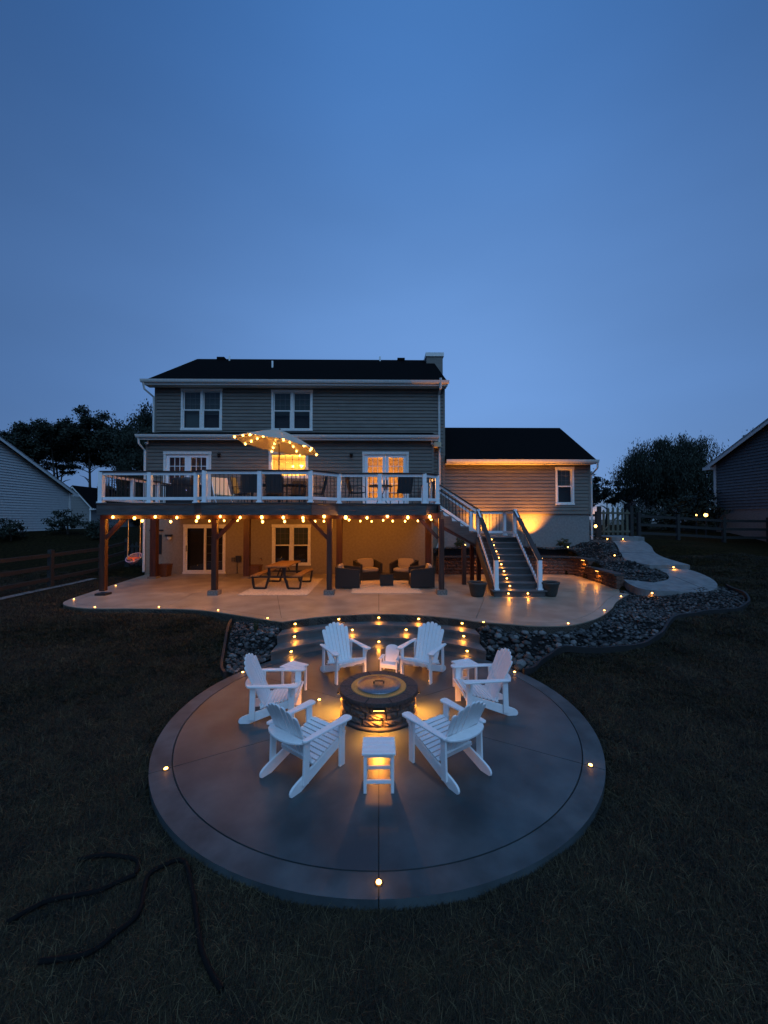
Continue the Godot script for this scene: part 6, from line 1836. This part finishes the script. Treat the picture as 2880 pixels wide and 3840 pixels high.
func make_lawn() -> void:
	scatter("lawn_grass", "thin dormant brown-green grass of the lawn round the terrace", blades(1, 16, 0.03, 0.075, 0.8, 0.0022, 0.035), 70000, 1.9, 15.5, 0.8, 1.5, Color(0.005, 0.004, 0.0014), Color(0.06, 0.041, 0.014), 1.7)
	scatter("dry_straw", "loose pale straw lying over the new lawn", blades(2, 2, 0.09, 0.24, 1.7, 0.0016, 0.07), 20000, 1.9, 14.0, 0.75, 1.2, Color(0.02, 0.016, 0.007), Color(0.17, 0.13, 0.06), 2.2)

const HOSE_LINES := [[[-1.91, 3.16], [-1.94, 3.25], [-2.02, 3.31], [-2.28, 3.35], [-2.47, 3.31]], [[-1.91, 3.16], [-2.02, 3.09], [-2.12, 3.03], [-2.42, 2.96], [-2.58, 2.81]], [[-0.93, 2.39], [-1.14, 2.60], [-1.38, 2.99], [-1.59, 3.27], [-1.73, 3.23], [-1.80, 3.13], [-1.70, 2.86], [-1.77, 2.72], [-1.87, 2.60], [-2.14, 2.56]]]

func make_hose() -> void:
	var st := new_st(true)
	for line in HOSE_LINES:
		var pl: Array = line.map(func(p): return Vector2(p[0], p[1]))
		var pts: Array = []
		var rr: Array = []
		for p in curve_pts(pl, 8):
			pts.append(V(p.x, mesh_h(p.x, p.y) + 0.04, p.y))
			rr.append(0.017)
		st_tube(st, pts, rr, 7)
	var o := part(self, "garden_hose", done(st), M.rubber)
	tag(o, "black hose lying in loose loops on the dark grass at the lower left", "hose")

# ------------------------------------------------------------------ build
func _ready() -> void:
	make_camera()
	make_sky()
	rng.seed = 4242
	unit_box = BoxMesh.new()
	unit_box.size = Vector3.ONE
	make_materials()
	M.gravel_mix = mat(Color.WHITE, 0.75)
	M.gravel_mix.vertex_color_use_as_albedo = true
	M.shade = glowing(Color(1.0, 0.7, 0.36), 1.6)
	M.led = glowing(Color(0.5, 0.6, 1.0), 4.0)
	for k in 5: cache["pebble%d" % k] = pebble_mesh(200 + k)
	cache.pebble_low = pebble_mesh(210, 4, 6)
	for k in 4: cache["block%d" % k] = block_mesh(220 + k)
	var sph := SphereMesh.new()
	sph.radius = 0.5; sph.height = 1.0; sph.radial_segments = 14; sph.rings = 8
	cache.ball = sph
	cache.dome = sph
	cache.dome_up = sph
	var cy := CylinderMesh.new()
	cy.top_radius = 0.5; cy.bottom_radius = 0.5; cy.height = 1.0; cy.radial_segments = 18; cy.rings = 1
	cache.disc = cy
	var cr := CylinderMesh.new()
	cr.top_radius = 0.5; cr.bottom_radius = 0.5; cr.height = 1.0; cr.radial_segments = 8; cr.rings = 1
	cache.rod = cr
	cache.pillow = superbox()
	var cs := new_st()      # unit lap board: foot proud, head tucked back, shallow curve
	var pf := [Vector2(0.0, 0.0), Vector2(0.0, 0.034), Vector2(0.1, 0.034), Vector2(0.66, 0.026), Vector2(0.84, 0.009), Vector2(1.0, 0.002), Vector2(1.0, 0.0)]
	for i in pf.size() - 1:
		quad(cs, Vector3(-0.5, pf[i].x, pf[i].y), Vector3(-0.5, pf[i + 1].x, pf[i + 1].y), Vector3(0.5, pf[i + 1].x, pf[i + 1].y), Vector3(0.5, pf[i].x, pf[i].y))
	cache.clap = done(cs)
	print("setup")
	make_ground()
	print("ground")
	make_terrace()
	make_walk()
	make_house()
	make_garage()
	print("house")
	make_deck()
	make_stairs()
	make_wall()
	gravel("right_rock_bed", bed_polys[0], 230, 0.08, 0.16, 3200, 0.055)
	gravel("left_rock_bed", bed_polys[1], 120, 0.07, 0.10, 900, 0.045)
	gravel("upper_rock_bed", bed_polys[2], 60, 0.09, 0.14, 3500, 0.06)
	edging("bed_edging", curve_pts([Vector2(2.58, 7.02), Vector2(2.8, 7.12), Vector2(3.15, 7.45), Vector2(3.58, 7.66), Vector2(4.09, 7.7), Vector2(4.57, 7.66), Vector2(5.18, 7.8), Vector2(5.93, 8.27), Vector2(6.56, 8.88), Vector2(7.2, 9.4), Vector2(7.8, 9.58), Vector2(8.46, 9.67), Vector2(9.06, 9.84), Vector2(9.9, 10.42), Vector2(10.4, 11.07), Vector2(10.8, 12.1)]), "black wavy edging between the right cobble bed and the lawn")
	edging("bed_edging", curve_pts([Vector2(-3.42, 9.22), Vector2(-3.16, 8.2), Vector2(-2.9, 7.33), Vector2(-2.7, 6.98)]), "dark edging along the lawn side of the left cobble bed")
	print("beds")
	make_fire_pit()
	make_white_furniture()
	make_patio_furniture()
	make_umbrella()
	make_deck_furniture()
	make_swing()
	make_string_lights()
	make_small_lights()
	make_surroundings()
	print("surroundings")
	make_trees()
	make_lawn()
	make_hose()
	print("done")
